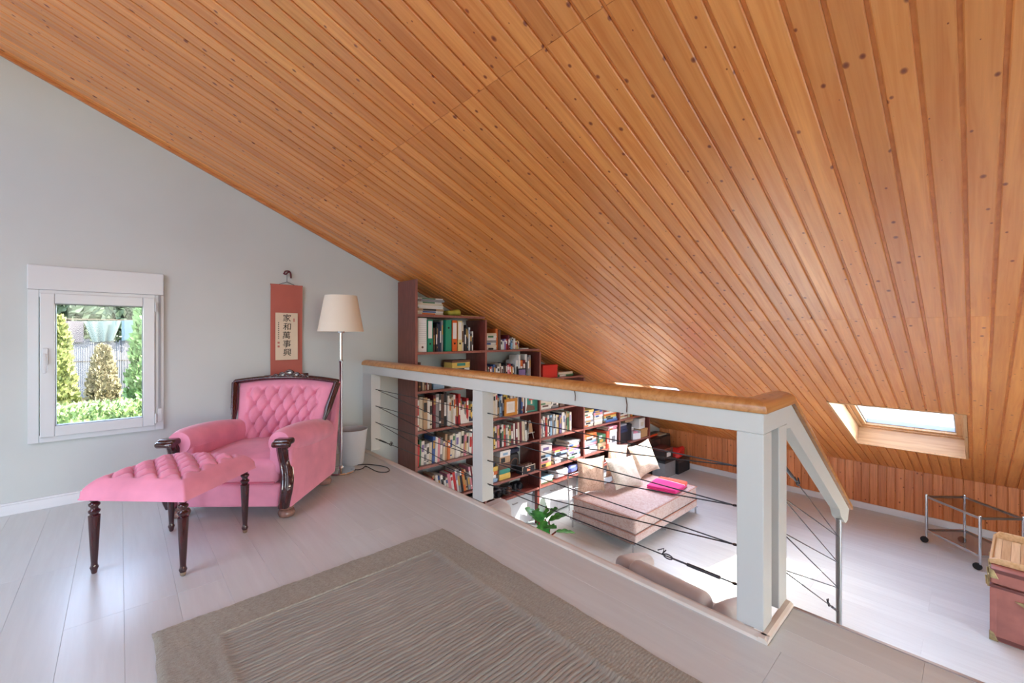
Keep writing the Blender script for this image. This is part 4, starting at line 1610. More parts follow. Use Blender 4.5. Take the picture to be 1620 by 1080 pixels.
bg_ = thing('folded_bag', 'black folded bag with a blue top on the sixth shelf', 'bag', (3.66, FY + 0.245, z5 + 0.001))
m = MB()
m.rbox((0, 0, 0.125), (0.12, 0.10, 0.125), 0.04, fn=lambda q: (q[0], q[1] + 0.02 * math.sin(q[2] * 30), q[2]))
m.build('bag_body', PM['K'], bg_, smooth=60)
m = MB()
m.rbox((0, -0.01, 0.275), (0.115, 0.095, 0.028), 0.02)
m.build('blue_top', PM['N'], bg_, smooth=60)
m = MB()
m.tube(smooth_path([(-0.05, -0.105, 0.05), (-0.06, -0.125, 0.15), (0, -0.13, 0.19), (0.06, -0.125, 0.15), (0.05, -0.105, 0.05)], 5), 0.007, 8)
m.build('handle', PM['n'], bg_, smooth=60)
ob = thing('open_box', 'open black box with an orange label on the sixth shelf', 'box', (3.80, FY + 0.065, z5 + 0.001), math.radians(4))
m = MB()
m.box(-0.12, -0.055, 0, 0.12, 0.055, 0.006)
for q in ((-0.12, -0.055, 0.12, -0.049), (-0.12, 0.049, 0.12, 0.055), (-0.12, -0.055, -0.114, 0.055), (0.114, -0.055, 0.12, 0.055)):
    m.box(q[0], q[1], 0.006, q[2], q[3], 0.09)
m.build('tray', PM['K'], ob, bevel=0.001)
for q in ((-0.122, -0.058, 0.084, 0.122, -0.055, 0.092), (-0.122, -0.058, 0, -0.115, -0.055, 0.09), (0.115, -0.058, 0, 0.122, -0.055, 0.09)):
    m = MB()
    m.box(*q)
    m.build('pale_edge', PM['C'], ob)
m = MB()
m.box(-0.03, -0.0575, 0.025, 0.03, -0.0552, 0.068)
m.build('orange_label', plain('salmon_label', (236, 150, 116), 0.6), ob)
m = MB()
for k in range(4):
    m.rbox((-0.08 + k * 0.05, 0, 0.075), (0.024, 0.035, 0.03), 0.012)
m.build('contents', PM['n'], ob, smooth=60)
# gear on the lowest shelf
M_gear = plain('dark_leather_gear', (34, 34, 40), 0.4, var=0.3, vscale=25)
for k, (x, w_, lab) in enumerate(((3.19, 0.055, 'grey and white headphones on the lowest bookcase shelf'), (3.34, 0.07, 'black camera with a pale strap on the lowest bookcase shelf'), (3.52, 0.08, 'dark leather case with brown buckle on the lowest bookcase shelf'), (3.72, 0.07, 'dark rounded camera bag in the shadowed corner of the lowest shelf'))):
    if k == 0:
        t_ = thing('headphones', lab, 'headphones', (x, FY + 0.08, SHZ[6] + 0.001))
        for s_ in (-1, 1):
            m = MB()
            m.lathe([(0.03, 0), (0.045, 0.008), (0.048, 0.03), (0.035, 0.042)], n=18, M=Matrix.Translation((s_ * 0.028, 0, 0.055)) @ Matrix.Rotation(math.radians(90 * s_), 4, 'Y'))
            m.build('ear_cup', PM['W'] if s_ < 0 else PM['G'], t_, smooth=50)
        m = MB()
        m.tube([(0.05 * math.cos(a), 0.0, 0.055 + 0.075 * math.sin(a)) for a in [math.pi * q / 10 for q in range(11)]], 0.007, 8)
        m.build('headband', PM['G'], t_, smooth=60)
    else:
        t_ = thing(('camera', 'leather_case', 'camera_bag')[k - 1], lab, ('camera', 'case', 'bag')[k - 1], (x, FY + 0.10 + 0.02 * k, SHZ[6] + 0.001))
        m = MB()
        m.rbox((0, 0, 0.06 - 0.005 * k), (w_, 0.05, 0.06 - 0.005 * k), 0.022)
        m.build('body', M_gear, t_, smooth=60)
        m = MB()
        m.lathe([(0.038, 0), (0.038, 0.04), (0.033, 0.045), (0.028, 0.03)], n=18, M=Matrix.Translation((0.0, -0.05, 0.055)) @ Matrix.Rotation(math.radians(90), 4, 'X'))
        m.build(('lens', 'buckle', 'pocket')[k - 1], (M_black, PM['n'], M_gear)[k - 1], t_, smooth=50)
        m = MB()
        m.tube(smooth_path([(-w_, 0, 0.08), (-w_ - 0.008, -0.05, 0.03), (-w_ * 0.5, -0.085, 0.01), (0.02, -0.08, 0.012)], 5), 0.006, 8)
        m.build('strap', PM['C'] if k == 1 else PM['K'], t_, smooth=60)

# --- third bay
M_redbox = plain('red_box', (212, 52, 44), 0.5)
boxthing('red_box', 'bright red box under the slope at the top of the third bay', 'box', 4.085, 4.38, FY + 0.03, FY + 0.22, SHZ[2], SHZ[2] + 0.175, M_redbox)
stack(2, 2, 4.40, 4.72, 'gC', (0.026, 0.032), (0.2, 0.22))
stack(2, 3, 4.03, 4.26, 'WWCWW', (0.026, 0.034), (0.2, 0.24))
stack(2, 3, 4.27, 4.42, 'GWW', (0.026, 0.034), (0.2, 0.24))
boxthing('carton', 'small dark brown box beside stacked white books in the third bay', 'box', 4.44, 4.54, FY + 0.04, FY + 0.18, SHZ[3], SHZ[3] + 0.075, PM['n'])
run(2, 4, 4.022, 4.70, 'TCGWWRWNbGWbCYpNWCGTgCW', 0.24, 0.285)
za = stack(2, 5, 4.03, 4.26, 'YPWbC', (0.03, 0.045), (0.2, 0.26), noun='game box', grp='flat boxes in the third bay')
boxthing('carton', 'long white box with purple print on a pile in the third bay', 'box', 4.03, 4.27, FY + 0.03, FY + 0.24, za, za + 0.10, M_lab, M_lab, PM['p'])
stack(2, 5, 4.30, 4.58, 'KGNbr', (0.03, 0.045), (0.24, 0.28), noun='game box', grp='flat boxes in the third bay')
stack(2, 5, 4.60, 4.88, 'WbWpPWG', (0.03, 0.042), (0.24, 0.28), noun='game box', grp='flat boxes in the third bay')
stack(2, 6, 4.03, 4.30, 'gCWb', (0.014, 0.02), (0.24, 0.28), noun='magazine', grp='magazines on the lowest shelf')
M_bag = plain('white_plastic_bag', (228, 232, 240), 0.35, var=0.04, bump=0.4, bscale=30)
M_bagb = plain('blue_printed_bag', (110, 128, 200), 0.4, var=0.2, vscale=20)
def lump(name, label, cat, c, h, mat, seed, knot=True):
    q = random.Random(seed)
    pa = [q.uniform(0, 6.28) for _ in range(6)]
    t = thing(name, label, cat, c)
    m = MB()
    m.rbox((0, 0, h[2]), h, min(h) * 0.7, seg=5, fn=lambda p: (p[0] * (1 + 0.10 * math.sin(p[2] * 60 + pa[0])), p[1] * (1 + 0.12 * math.sin(p[0] * 50 + pa[1])), max(0.0, p[2] * (1 + 0.16 * math.sin(p[0] * 38 + pa[2]) * math.sin(p[1] * 33 + pa[3])))))
    m.build('bag_body', mat, t, smooth=50)
    if knot:
        m = MB()
        m.lathe([(0.008, 0), (0.006, 0.02), (0.03, 0.05), (0.035, 0.055)], (h[0] * 0.2, 0, h[2] * 1.9), 9)
        m.build('knot', mat, t, smooth=60)
    return t
lump('plastic_bag', 'crumpled white plastic bag on the lowest shelf of the third bay', 'bag', (4.50, FY + 0.13, SHZ[6] + 0.001), (0.13, 0.09, 0.055), M_bag, 4)
lump('plastic_bag', 'blue printed plastic bag on the lowest shelf near the daybed', 'bag', (4.76, FY + 0.13, SHZ[6] + 0.001), (0.095, 0.08, 0.055), M_bagb, 9)

# --- fourth bay
stack(3, 4, 4.945, 5.19, 'CWGWWWCY', (0.026, 0.034), (0.2, 0.24))
stack(3, 4, 5.20, 5.42, 'CWCWPB', (0.03, 0.04), (0.2, 0.24))
stack(3, 4, 5.45, 5.80, 'BbYOWrCr', (0.026, 0.034), (0.22, 0.26))
stack(3, 5, 4.945, 5.28, 'GWbPbWOO', (0.03, 0.042), (0.22, 0.28), noun='magazine', grp='magazines in the fourth bay')
za = stack(3, 5, 5.30, 5.50, 'TTgg', (0.05, 0.06), (0.2, 0.24), noun='flat box', grp='flat boxes in the fourth bay')
boxthing('file_box', 'red edged file box between boxes in the fourth bay', 'file box', 5.515, 5.585, FY + 0.03, FY + 0.28, z5, z5 + 0.25, plain('orange_red_file', (226, 92, 66), 0.5), None, M_lab)
boxthing('file_box', 'white file box with grey print at the right of the fourth bay', 'file box', 5.60, 5.80, FY + 0.03, FY + 0.28, z5, z5 + 0.26, M_lab, None, PM['G'])
stack(3, 5, 5.55, 5.80, 'PP', (0.022, 0.03), (0.2, 0.24), z=z5 + 0.262, noun='folder', grp='folders in the fourth bay')
stack(3, 6, 4.945, 5.40, 'WbWbG', (0.016, 0.03), (0.24, 0.28), noun='magazine', grp='magazines on the lowest shelf')

# --- fifth bay and the corner under the eaves
stack(4, 4, 5.85, 6.10, 'CrWW', (0.020, 0.026), (0.18, 0.22))
run(4, 4, 6.11, 6.30, 'TCgOYK', 0.05, 0.10)
boxthing('storage_box', 'black document box on the left of the fifth bay', 'box', 5.86, 6.08, FY + 0.02, FY + 0.30, z5, z5 + 0.22, PM['K'], PM['N'])
boxthing('storage_box', 'dark blue box stacked on the black document box', 'box', 5.86, 6.06, FY + 0.02, FY + 0.28, z5 + 0.221, z5 + 0.31, PM['N'], PM['G'])
boxthing('storage_box', 'narrow black box beside the white open carton', 'box', 6.10, 6.27, FY + 0.06, FY + 0.30, z5, z5 + 0.27, PM['K'])
boxthing('carton', 'flat tan box on the narrow black box in the fifth bay', 'box', 6.06, 6.30, FY + 0.05, FY + 0.28, z5 + 0.311, z5 + 0.365, PM['T'], PM['g'])
oc = thing('open_carton', 'open white carton with small things inside in the fifth bay', 'box', (6.38, FY + 0.10, z5 + 0.001), math.radians(-12))
m = MB()
m.box(-0.09, -0.08, 0, 0.09, 0.08, 0.004)
for q in ((-0.09, -0.08, 0.09, -0.076, 0.10), (-0.09, 0.076, 0.09, 0.08, 0.17), (-0.09, -0.08, -0.086, 0.08, 0.15), (0.086, -0.08, 0.09, 0.08, 0.13)):
    m.box(q[0], q[1], 0.004, q[2], q[3], q[4])
m.build('carton_body', M_lab, oc)
m = MB()
m.rbox((0, 0, 0.08), (0.07, 0.06, 0.045), 0.03)
m.build('contents', PM['P'], oc, smooth=60)
M_card = plain('cardboard', (198, 150, 100), 0.8, var=0.06)
boxthing('cardboard_box', 'plain cardboard box under the white box in the fifth bay', 'box', 6.50, 6.71, FY + 0.02, FY + 0.26, z5, z5 + 0.145, M_card)
boxthing('carton', 'tall white box standing on the cardboard box', 'box', 6.47, 6.66, FY + 0.04, FY + 0.24, z5 + 0.146, z5 + 0.325, M_lab, None, PM['C'])
M_dark = plain('dark_stained_cabinet', (58, 48, 46), 0.35, var=0.1)
dc = thing('dark_cabinet', 'low dark cabinet in the corner by the pine knee wall', 'cabinet', (7.18, 4.00, ZL + 0.001))
m = MB()
m.box(-0.40, -0.14, 0, 0.36, 0.16, 0.62)
m.build('body', M_dark, dc, bevel=0.004)
for k in range(2):
    m = MB()
    m.box(-0.385 + 0.37 * k, -0.156, 0.03, -0.025 + 0.37 * k, -0.141, 0.60)
    d_ = m.build('door', M_dark, dc, bevel=0.003)
    m = MB()
    m.lathe([(0.004, 0), (0.004, 0.012), (0.010, 0.016), (0.010, 0.022), (0.003, 0.025)], n=12, M=Matrix.Translation((-0.06 + 0.09 * k, -0.156, 0.34)) @ Matrix.Rotation(math.radians(90), 4, 'X'))
    m.build('knob', M_alu, d_, smooth=50)
m = MB()
m.tube([(-0.16, 0, 0.022), (0.14, 0.01, 0.022)], 0.020, 12)
m.tube([(-0.17, 0, 0.022), (-0.16, 0, 0.022)], 0.016, 12)
tag(m.build('rolled_paper', plain('orange_red_roll', (222, 84, 50), 0.5), smooth=50, loc=(7.06, 3.93, ZL + 0.622)), 'orange red paper roll lying on the dark corner cabinet', 'roll')
m = MB()
m.box(-0.13, -0.08, 0, 0.13, 0.08, 0.006)
m.box(-0.12, -0.07, 0.006, 0.11, 0.07, 0.012)
tag(m.build('paper_pile', PM['C'], loc=(7.33, 3.96, ZL + 0.622)), 'pale papers on the dark cabinet under the eaves', 'papers')
boxthing('red_tin', 'small red tin with a pink side on the bookcase end', 'tin', 6.765, 6.80, FY + 0.08, FY + 0.2, ZL + 0.622, ZL + 0.70, M_redbox)
m = MB()
boxthing('wooden_box', 'dark wooden chest with a white tag before the corner cabinet', 'chest', 6.84, 7.14, 3.60, 3.82, ZL + 0.305, ZL + 0.50, M_dark, M_bcase, M_lab)
boxthing('grey_crate', 'grey crate under the dark wooden chest', 'crate', 6.82, 7.20, 3.58, 3.82, ZL + 0.0, ZL + 0.303, PM['G'], PM['K'])
boxthing('black_case', 'flat black case on the floor under the red bag', 'case', 7.22, 7.66, 3.54, 3.83, ZL + 0.0, ZL + 0.24, PM['K'], M_dark)
lump('red_bag', 'bright red bag lying on the flat black case by the knee wall', 'bag', (7.44, 3.67, ZL + 0.241), (0.15, 0.09, 0.09), plain('red_nylon', (214, 44, 40), 0.45), 2, False)

# ------------------------------------------------------------------ low white cabinets under the bookcase
M_cab = plain('white_cabinet', (216, 220, 224), 0.4)
for k, (x0, x1) in enumerate(((3.14, 3.965), (4.045, 4.875), (4.96, 5.78))):
    c = thing('low_cabinet', ('low white two door cabinet under the second bookcase bay', 'low white two door cabinet under the third bookcase bay', 'low white two door cabinet under the fourth bookcase bay')[k], 'cabinet', ((x0 + x1) / 2, 3.95, ZL + 0.001), 0, 'low white cabinets under the bookcase')
    hw_ = (x1 - x0) / 2
    m = MB()
    m.box(-hw_, 0.0, 0.03, hw_, 0.22, 0.385)
    m.box(-hw_ + 0.02, 0.03, 0, hw_ - 0.02, 0.2, 0.03)
    m.build('body', M_cab, c, bevel=0.003)
    m = MB()
    m.box(-hw_ - 0.006, -0.03, 0.386, hw_ + 0.006, 0.225, 0.408)
    m.build('top', M_cab, c, bevel=0.003)
    for s_ in (-1, 1):
        m = MB()
        xa, xb = (-hw_ + 0.003, -0.002) if s_ < 0 else (0.002, hw_ - 0.003)
        m.box(xa, -0.019, 0.035, xb, -0.001, 0.382)
        d_ = m.build('door', M_cab, c, bevel=0.002)
        m = MB()
        xx = s_ * 0.10
        m.tube([(xx - 0.04, -0.02, 0.335), (xx - 0.04, -0.04, 0.335), (xx + 0.04, -0.04, 0.335), (xx + 0.04, -0.02, 0.335)], 0.005, 8)
        m.build('handle', M_alu, d_, smooth=50)

# ------------------------------------------------------------------ daybed
def brocade(name, a, b, scale=16.0, rough=0.55):
    m = Mat(name, srgb(*a), rough, Sheen_Weight=0.3)
    v = m.coords()
    n = m.noise(v, scale, 3, 0.55, 1.6)
    n2 = m.noise(v, scale * 9, 2)
    c = m.ramp(n, [(0.44, srgb(*b)), (0.52, srgb(*a))])
    m.color(c)
    m.bump(n2, 0.15, 0.001)
    return m.m
M_daybed = brocade('peach_brocade', (208, 188, 180), (196, 164, 152), 26)
db = thing('daybed', 'peach patterned daybed with slim chrome frame in front of the bookcase', 'daybed', (4.27, 2.59, ZL))
L_, W_ = 1.56, 0.92
m = MB()
m.rbox((L_ / 2, W_ / 2, 0.145), (L_ / 2, W_ / 2, 0.045), 0.018)
m.build('base_cushion', M_daybed, db, smooth=60)
m = MB()
m.rbox((L_ / 2, W_ / 2, 0.287), (L_ / 2 - 0.004, W_ / 2 - 0.004, 0.094), 0.035, seg=4, fn=lambda q: (q[0], q[1], q[2] + (0.012 * math.sin(q[0] * 4.2) * math.sin(q[1] * 5) if q[2] > 0.3 else 0)))
mt = m.build('mattress', M_daybed, db, smooth=60)
m = MB()
for z_ in (0.196, 0.372):
    e = 0.003
    m.tube([(e, e, z_), (L_ - e, e, z_), (L_ - e, W_ - e, z_), (e, W_ - e, z_), (e, e, z_)], 0.005, 6)
m.build('piping', fabric('peach_piping', (196, 140, 118)), mt, smooth=60)
m = MB()
fr = 0.011
m.tube([(-0.012, 0.0, 0.095), (-0.012, W_ + 0.02, 0.095)], fr, 8)
m.tube([(L_ + 0.012, 0.0, 0.095), (L_ + 0.012, W_ + 0.02, 0.095)], fr, 8)
m.tube([(-0.012, 0.06, 0.09), (L_ + 0.012, 0.06, 0.09)], fr, 8)
m.tube([(-0.012, W_ - 0.06, 0.09), (L_ + 0.012, W_ - 0.06, 0.09)], fr, 8)
m.build('frame', M_chrome, db, smooth=50)
for x, y_ in ((-0.012, 0.03), (L_ + 0.012, 0.03), (L_ / 2, 0.06), (-0.012, W_ - 0.02), (L_ + 0.012, W_ - 0.02)):
    m = MB()
    m.tube([(x, y_, 0.001), (x, y_, 0.095)], 0.011, 10)
    m.build('leg', M_chrome, db, smooth=50)
for x in (-0.012, L_ + 0.012):
    m = MB()
    m.tube([(x, W_ - 0.06, 0.09), (x, W_ + 0.03, 0.12), (x, W_ + 0.06, 0.60), (x, W_ + 0.05, 0.66)], 0.009, 8)
    m.build('back_post', M_chrome, db, smooth=50)
m = MB()
for z_ in (0.44, 0.64):
    m.tube([(-0.012, W_ + 0.055, z_), (L_ + 0.012, W_ + 0.055, z_)], 0.008, 8)
m.build('back_bar', M_chrome, db, smooth=50)

M_silk = brocade('beige_silk', (214, 198, 176), (196, 180, 158), 30, 0.4)
M_silk2 = brocade('peach_silk', (216, 186, 164), (196, 160, 138), 26, 0.4)
M_silk3 = brocade('grey_beige_silk', (206, 200, 186), (190, 184, 170), 28, 0.4)
def pillow(label, half, thick, M_, mat):
    o_ = thing('cushion', label, 'cushion', group='cushions on the daybed')
    o_.matrix_world = M_
    m = MB()
    N = 18
    def P_(u, v, s_):
        a, b = u * 2 - 1, v * 2 - 1
        pin = 1 - 0.10 * (1 - a * a) * abs(b) ** 2
        pin2 = 1 - 0.10 * (1 - b * b) * abs(a) ** 2
        bulge = ((1 - abs(a) ** 2.6) * (1 - abs(b) ** 2.6)) ** 0.55
        wr = 0.006 * math.sin(a * 9 + b * 4) * bulge
        return (a * half[0] * pin2, s_ * (thick * bulge + 0.002) + wr, b * half[1] * pin)
    m.grid(N, N, lambda u, v: P_(u, v, -1))
    m.grid(N, N, lambda u, v: P_(u, v, 1), flip=True)
    c_ = m.build('cover', mat, o_, smooth=80)
    m = MB()
    ed = [P_(k / 12, 0, 0) for k in range(12)] + [P_(1, k / 12, 0) for k in range(12)] + [P_(1 - k / 12, 1, 0) for k in range(12)] + [P_(0, 1 - k / 12, 0) for k in range(13)]
    m.tube([(p[0], 0, p[2]) for p in ed], 0.004, 6)
    m.build('piping', mat, c_, smooth=60)
    return o_
def TR(loc, rz, rx, ry=0):
    """cushion plane x-z; rx leans it back, ry spins it in its own plane"""
    return Matrix.Translation(loc) @ Matrix.Rotation(rz, 4, 'Z') @ Matrix.Rotation(rx, 4, 'X') @ Matrix.Rotation(ry, 4, 'Y')
rad = math.radians
TOPZ = ZL + 0.385
pillow('peach silk cushion at the left end of the daybed', (0.225, 0.225), 0.07, TR((4.55, 3.42, TOPZ + 0.235), rad(-14), rad(-6), rad(3)), M_silk2)
pillow('peach silk cushion peeking out behind the two front cushions', (0.235, 0.235), 0.045, TR((5.16, 3.430, TOPZ + 0.30), rad(0), rad(-4), rad(14)), M_silk2)
pillow('grey beige oblong silk cushion leaning at the front', (0.315, 0.205), 0.07, TR((5.03, 3.225, TOPZ + 0.215), rad(2), rad(-30), rad(8)), M_silk3)
pillow('large cream silk cushion on the right beside the folded towel', (0.255, 0.225), 0.07, TR((5.66, 3.30, TOPZ + 0.262), rad(-6), rad(-22), rad(-6)), M_silk)

# folded towel
M_tpink = fabric('hot_pink_towel', (232, 52, 140), 0.95, 260, 0.06, 0.6)
M_torange = fabric('orange_towel', (238, 104, 76), 0.95, 260, 0.06, 0.6)
M_twhite = fabric('white_towel_stripe', (240, 226, 228), 0.95, 260, 0.04, 0.6)
tw = thing('folded_towel', 'folded hot pink and orange towel lying on the daybed', 'towel', (5.50, 2.84, TOPZ + 0.012), rad(6))
def sheet(name, x0, x1, y0, y1, z0, z1, mat, par):
    m = MB()
    m.rbox(((x0 + x1) / 2, (y0 + y1) / 2, (z0 + z1) / 2), ((x1 - x0) / 2, (y1 - y0) / 2, (z1 - z0) / 2), min(0.012, (z1 - z0) / 2.05), seg=3, fn=lambda q: (q[0], q[1], q[2] + 0.006 * math.sin(q[0] * 12 + q[1] * 9)))
    return m.build(name, mat, par, smooth=60)
sheet('under_layer', -0.27, 0.15, -0.20, 0.19, 0.0, 0.022, M_tpink, tw)
sheet('pink_layer', -0.27, 0.06, -0.20, 0.19, 0.023, 0.050, M_tpink, tw)
sheet('white_stripe', 0.062, 0.082, -0.20, 0.19, 0.023, 0.050, M_twhite, tw)
sheet('orange_layer', 0.084, 0.20, -0.19, 0.19, 0.010, 0.049, M_torange, tw)

# ------------------------------------------------------------------ taupe armchairs below the platform edge
M_taupe = fabric('taupe_velvet', (198, 189, 184), 0.85, 350, 0.06, 0.2, sheen=0.6)
def tub(label, loc, rz, low=0.0):
    t = thing('tub_armchair', label, 'armchair', loc, rz, 'taupe armchairs below the railing')
    # faces +x; back along y
    m = MB()
    m.rbox((0.03, 0, 0.24), (0.34, 0.36, 0.16), 0.05)
    m.build('base', M_taupe, t, smooth=60)
    m = MB()
    m.rbox((-0.28, 0, 0.44), (0.075, 0.385, 0.40), 0.06, fn=lambda q: (q[0] - 0.10 * (q[2] - 0.3), q[1], q[2]))
    m.build('backrest', M_taupe, t, smooth=60)
    m = MB()
    m.rbox((-0.15, 0, 0.65), (0.075, 0.285, 0.22), 0.065, seg=4, fn=lambda q: (q[0] - 0.10 * (q[2] - 0.3), q[1], q[2]))
    m.build('back_cushion', M_taupe, t, smooth=60)
    m = MB()
    m.rbox((0.10, 0, 0.44), (0.27, 0.28, 0.065), 0.05, seg=4)
    m.build('seat_cushion', M_taupe, t, smooth=60)
    for s_ in (-1, 1):
        m = MB()
        m.rbox((-0.06, s_ * 0.355, 0.475 - low / 2), (0.19, 0.062, 0.375 - low / 2), 0.058, seg=4, fn=lambda q: (q[0], q[1], q[2] - 0.28 * max(0, q[0] + 0.16) * max(0, (q[2] - 0.4) / 0.45)))
        m.build('arm', M_taupe, t, smooth=60)
    for x in (-0.25, 0.28):
        for y_ in (-0.3, 0.3):
            m = MB()
            m.lathe([(0.014, 0), (0.022, 0.09)], (x, y_, 0.001), 12)
            m.build('leg', M_mahog, t, smooth=50)
    return t
tub('taupe velvet armchair seen from behind below the newel post', (2.86, 1.36, ZL), rad(-4))
tub('taupe velvet armchair half hidden below the middle railing post', (2.47, 2.80, ZL), rad(-84), 0.24)

# ------------------------------------------------------------------ potted plant
M_leaf = Mat('green_leaf', srgb(52, 146, 62), 0.35)
v_ = M_leaf.coords()
M_leaf.color(M_leaf.ramp(M_leaf.noise(v_, 18, 3), [(0.3, srgb(30, 110, 46)), (0.7, srgb(96, 182, 84))]))
M_leaf = M_leaf.m
M_leafp = plain('pale_leaf_underside', (200, 222, 212), 0.45, var=0.06)
M_stem = plain('reddish_stem', (120, 66, 54), 0.6, var=0.15)
M_pot = plain('terracotta_pot', (176, 104, 78), 0.8, var=0.06)
M_soil = plain('potting_soil', (58, 42, 34), 0.95, var=0.2)
pp = thing('potted_plant', 'potted plant with lobed green leaves on reddish stems below the railing', 'plant', (3.24, 3.06, ZL))
m = MB()
m.lathe([(0.085, 0.001), (0.09, 0.004), (0.125, 0.20), (0.135, 0.205), (0.135, 0.235), (0.122, 0.235), (0.118, 0.20)], n=28)
m.build('pot', M_pot, pp, smooth=40)
m = MB()
m.lathe([(0.0, 0.19), (0.11, 0.19), (0.114, 0.20), (0.0, 0.206)], n=24)
m.build('soil', M_soil, pp)
def leaf(base, tip, width, mat, lobes=3, cup=0.2):
    base, tip = Vector(base), Vector(tip)
    d = tip - base
    L = d.length
    d.normalize()
    side = d.cross(Vector((0, 0, 1)))
    side = side.normalized() if side.length > 0.1 else Vector((1, 0, 0))
    nrm = side.cross(d).normalized()
    m = MB()
    N = 20
    rows = []
    for k in range(N + 1):
        t = k / N
        w_ = width * math.sin(math.pi * min(1, t * 0.94 + 0.05)) ** 0.7 * (0.62 + 0.38 * abs(math.sin(t * math.pi * lobes)))
        if k == N:
            w_ = 0.004
        c = base + d * (L * t) - Vector((0, 0, 1)) * 0.10 * L * t * t
        rows.append((c - side * w_ + nrm * w_ * cup, c, c + side * w_ + nrm * w_ * cup))
    vs_, fs = [], []
    for a in rows:
        vs_ += [p for p in a]
    for a in rows:
        vs_ += [p - nrm * 0.0015 for p in a]
    o = (N + 1) * 3
    for k in range(N):
        for c in range(2):
            i = k * 3 + c
            fs.append((i, i + 1, i + 4, i + 3))
            fs.append((o + i, o + i + 3, o + i + 4, o + i + 1))
        for c in (0, 2):
            i = k * 3 + c
            fs.append((i, i + 3, o + i + 3, o + i))
    m.add(vs_, fs)
    return m.build('leaf', mat, pp, smooth=50)
rp_ = random.Random(5)
specs = [((-0.12, -0.02, 0.46), (-0.30, -0.10, 0.52), 0.095, M_leafp), ((-0.05, 0.0, 0.52), (-0.14, -0.05, 0.70), 0.085, M_leaf), ((0.0, 0.02, 0.52), (-0.06, -0.10, 0.40), 0.085, M_leaf),
         ((0.02, 0.03, 0.58), (0.03, 0.03, 0.76), 0.065, M_leafp), ((0.05, 0.0, 0.52), (0.13, -0.10, 0.66), 0.100, M_leaf), ((0.08, -0.02, 0.50), (0.23, -0.14, 0.58), 0.080, M_leaf),
         ((0.11, -0.09, 0.40), (0.27, -0.22, 0.40), 0.055, M_leaf), ((-0.02, 0.06, 0.52), (-0.08, 0.18, 0.64), 0.08, M_leaf),
         ((0.07, 0.06, 0.50), (0.17, 0.16, 0.62), 0.075, M_leaf), ((0.0, -0.04, 0.46), (0.03, -0.17, 0.50), 0.075, M_leaf)]
for b_, t_, w_, mt_ in specs:
    lf = leaf(b_, t_, w_, mt_)
    m = MB()
    a = (rp_.uniform(-0.04, 0.04), rp_.uniform(-0.04, 0.04), 0.20)
    mid = ((a[0] + b_[0]) / 2 + rp_.uniform(-0.02, 0.02), (a[1] + b_[1]) / 2 + rp_.uniform(-0.02, 0.02), (a[2] + b_[2]) / 2 + 0.03)
    m.tube(smooth_path([a, mid, b_], 5), 0.009, 8)
    m.build('stem', M_stem, pp, smooth=60)

# ------------------------------------------------------------------ glass trolley
M_tglass = glass_mat('grey_trolley_glass', (0.92, 0.91, 0.91, 1), 0.10)
tr = thing('serving_trolley', 'steel serving trolley with smoked glass shelves by the knee wall', 'trolley', (6.955, 0.035, ZL), rad(45))
hl, hs = 0.30, 0.215
# local: long side along x
legs = [(-hl, -hs), (hl, -hs), (hl, hs), (-hl, hs)]
for x, y_ in legs:
    m = MB()
    m.tube([(x, y_, 0.085), (x, y_, 0.565)], 0.0135, 12)
    m.lathe([(0.0135, 0.565), (0.012, 0.572), (0.004, 0.576)], (x, y_, 0), 12)
    lg = m.build('leg', M_chrome, tr, smooth=50)
    c_ = MB()
    a = rad(30 + 70 * (x + y_))
    M_ = Matrix.Translation((x + 0.02 * math.cos(a), y_ + 0.02 * math.sin(a), 0.0365)) @ Matrix.Rotation(a, 4, 'Z') @ Matrix.Rotation(rad(90), 4, 'X')
    c_.lathe([(0.012, -0.014), (0.033, -0.014), (0.036, -0.009), (0.036, 0.009), (0.033, 0.014), (0.012, 0.014)], n=20, M=M_)
    ca = c_.build('caster', M_black, tr, smooth=50)
    c_ = MB()
    c_.tube([(x, y_, 0.09), (x, y_, 0.062)], 0.010, 10)
    c_.tube([(x + 0.006 * math.cos(a), y_ + 0.006 * math.sin(a), 0.066), (x + 0.02 * math.cos(a), y_ + 0.02 * math.sin(a), 0.037)], 0.012, 8)
    c_.build('fork', M_chrome, ca, smooth=50)
for z_ in (0.150, 0.545):
    m = MB()
    w_, h_ = 0.006, 0.014
    m.box(-hl, -hs - w_, z_ - h_, hl, -hs + w_, z_ + h_)
    m.box(-hl, hs - w_, z_ - h_, hl, hs + w_, z_ + h_)
    m.box(-hl - w_, -hs, z_ - h_, -hl + w_, hs, z_ + h_)
    m.box(hl - w_, -hs, z_ - h_, hl + w_, hs, z_ + h_)
    f_ = m.build('shelf_frame', M_chrome, tr, bevel=0.002)
    m = MB()
    m.box(-hl + w_, -hs + w_, z_ - 0.001, hl - w_, hs - w_, z_ + 0.005)
    m.build('glass_shelf', M_tglass, tr)

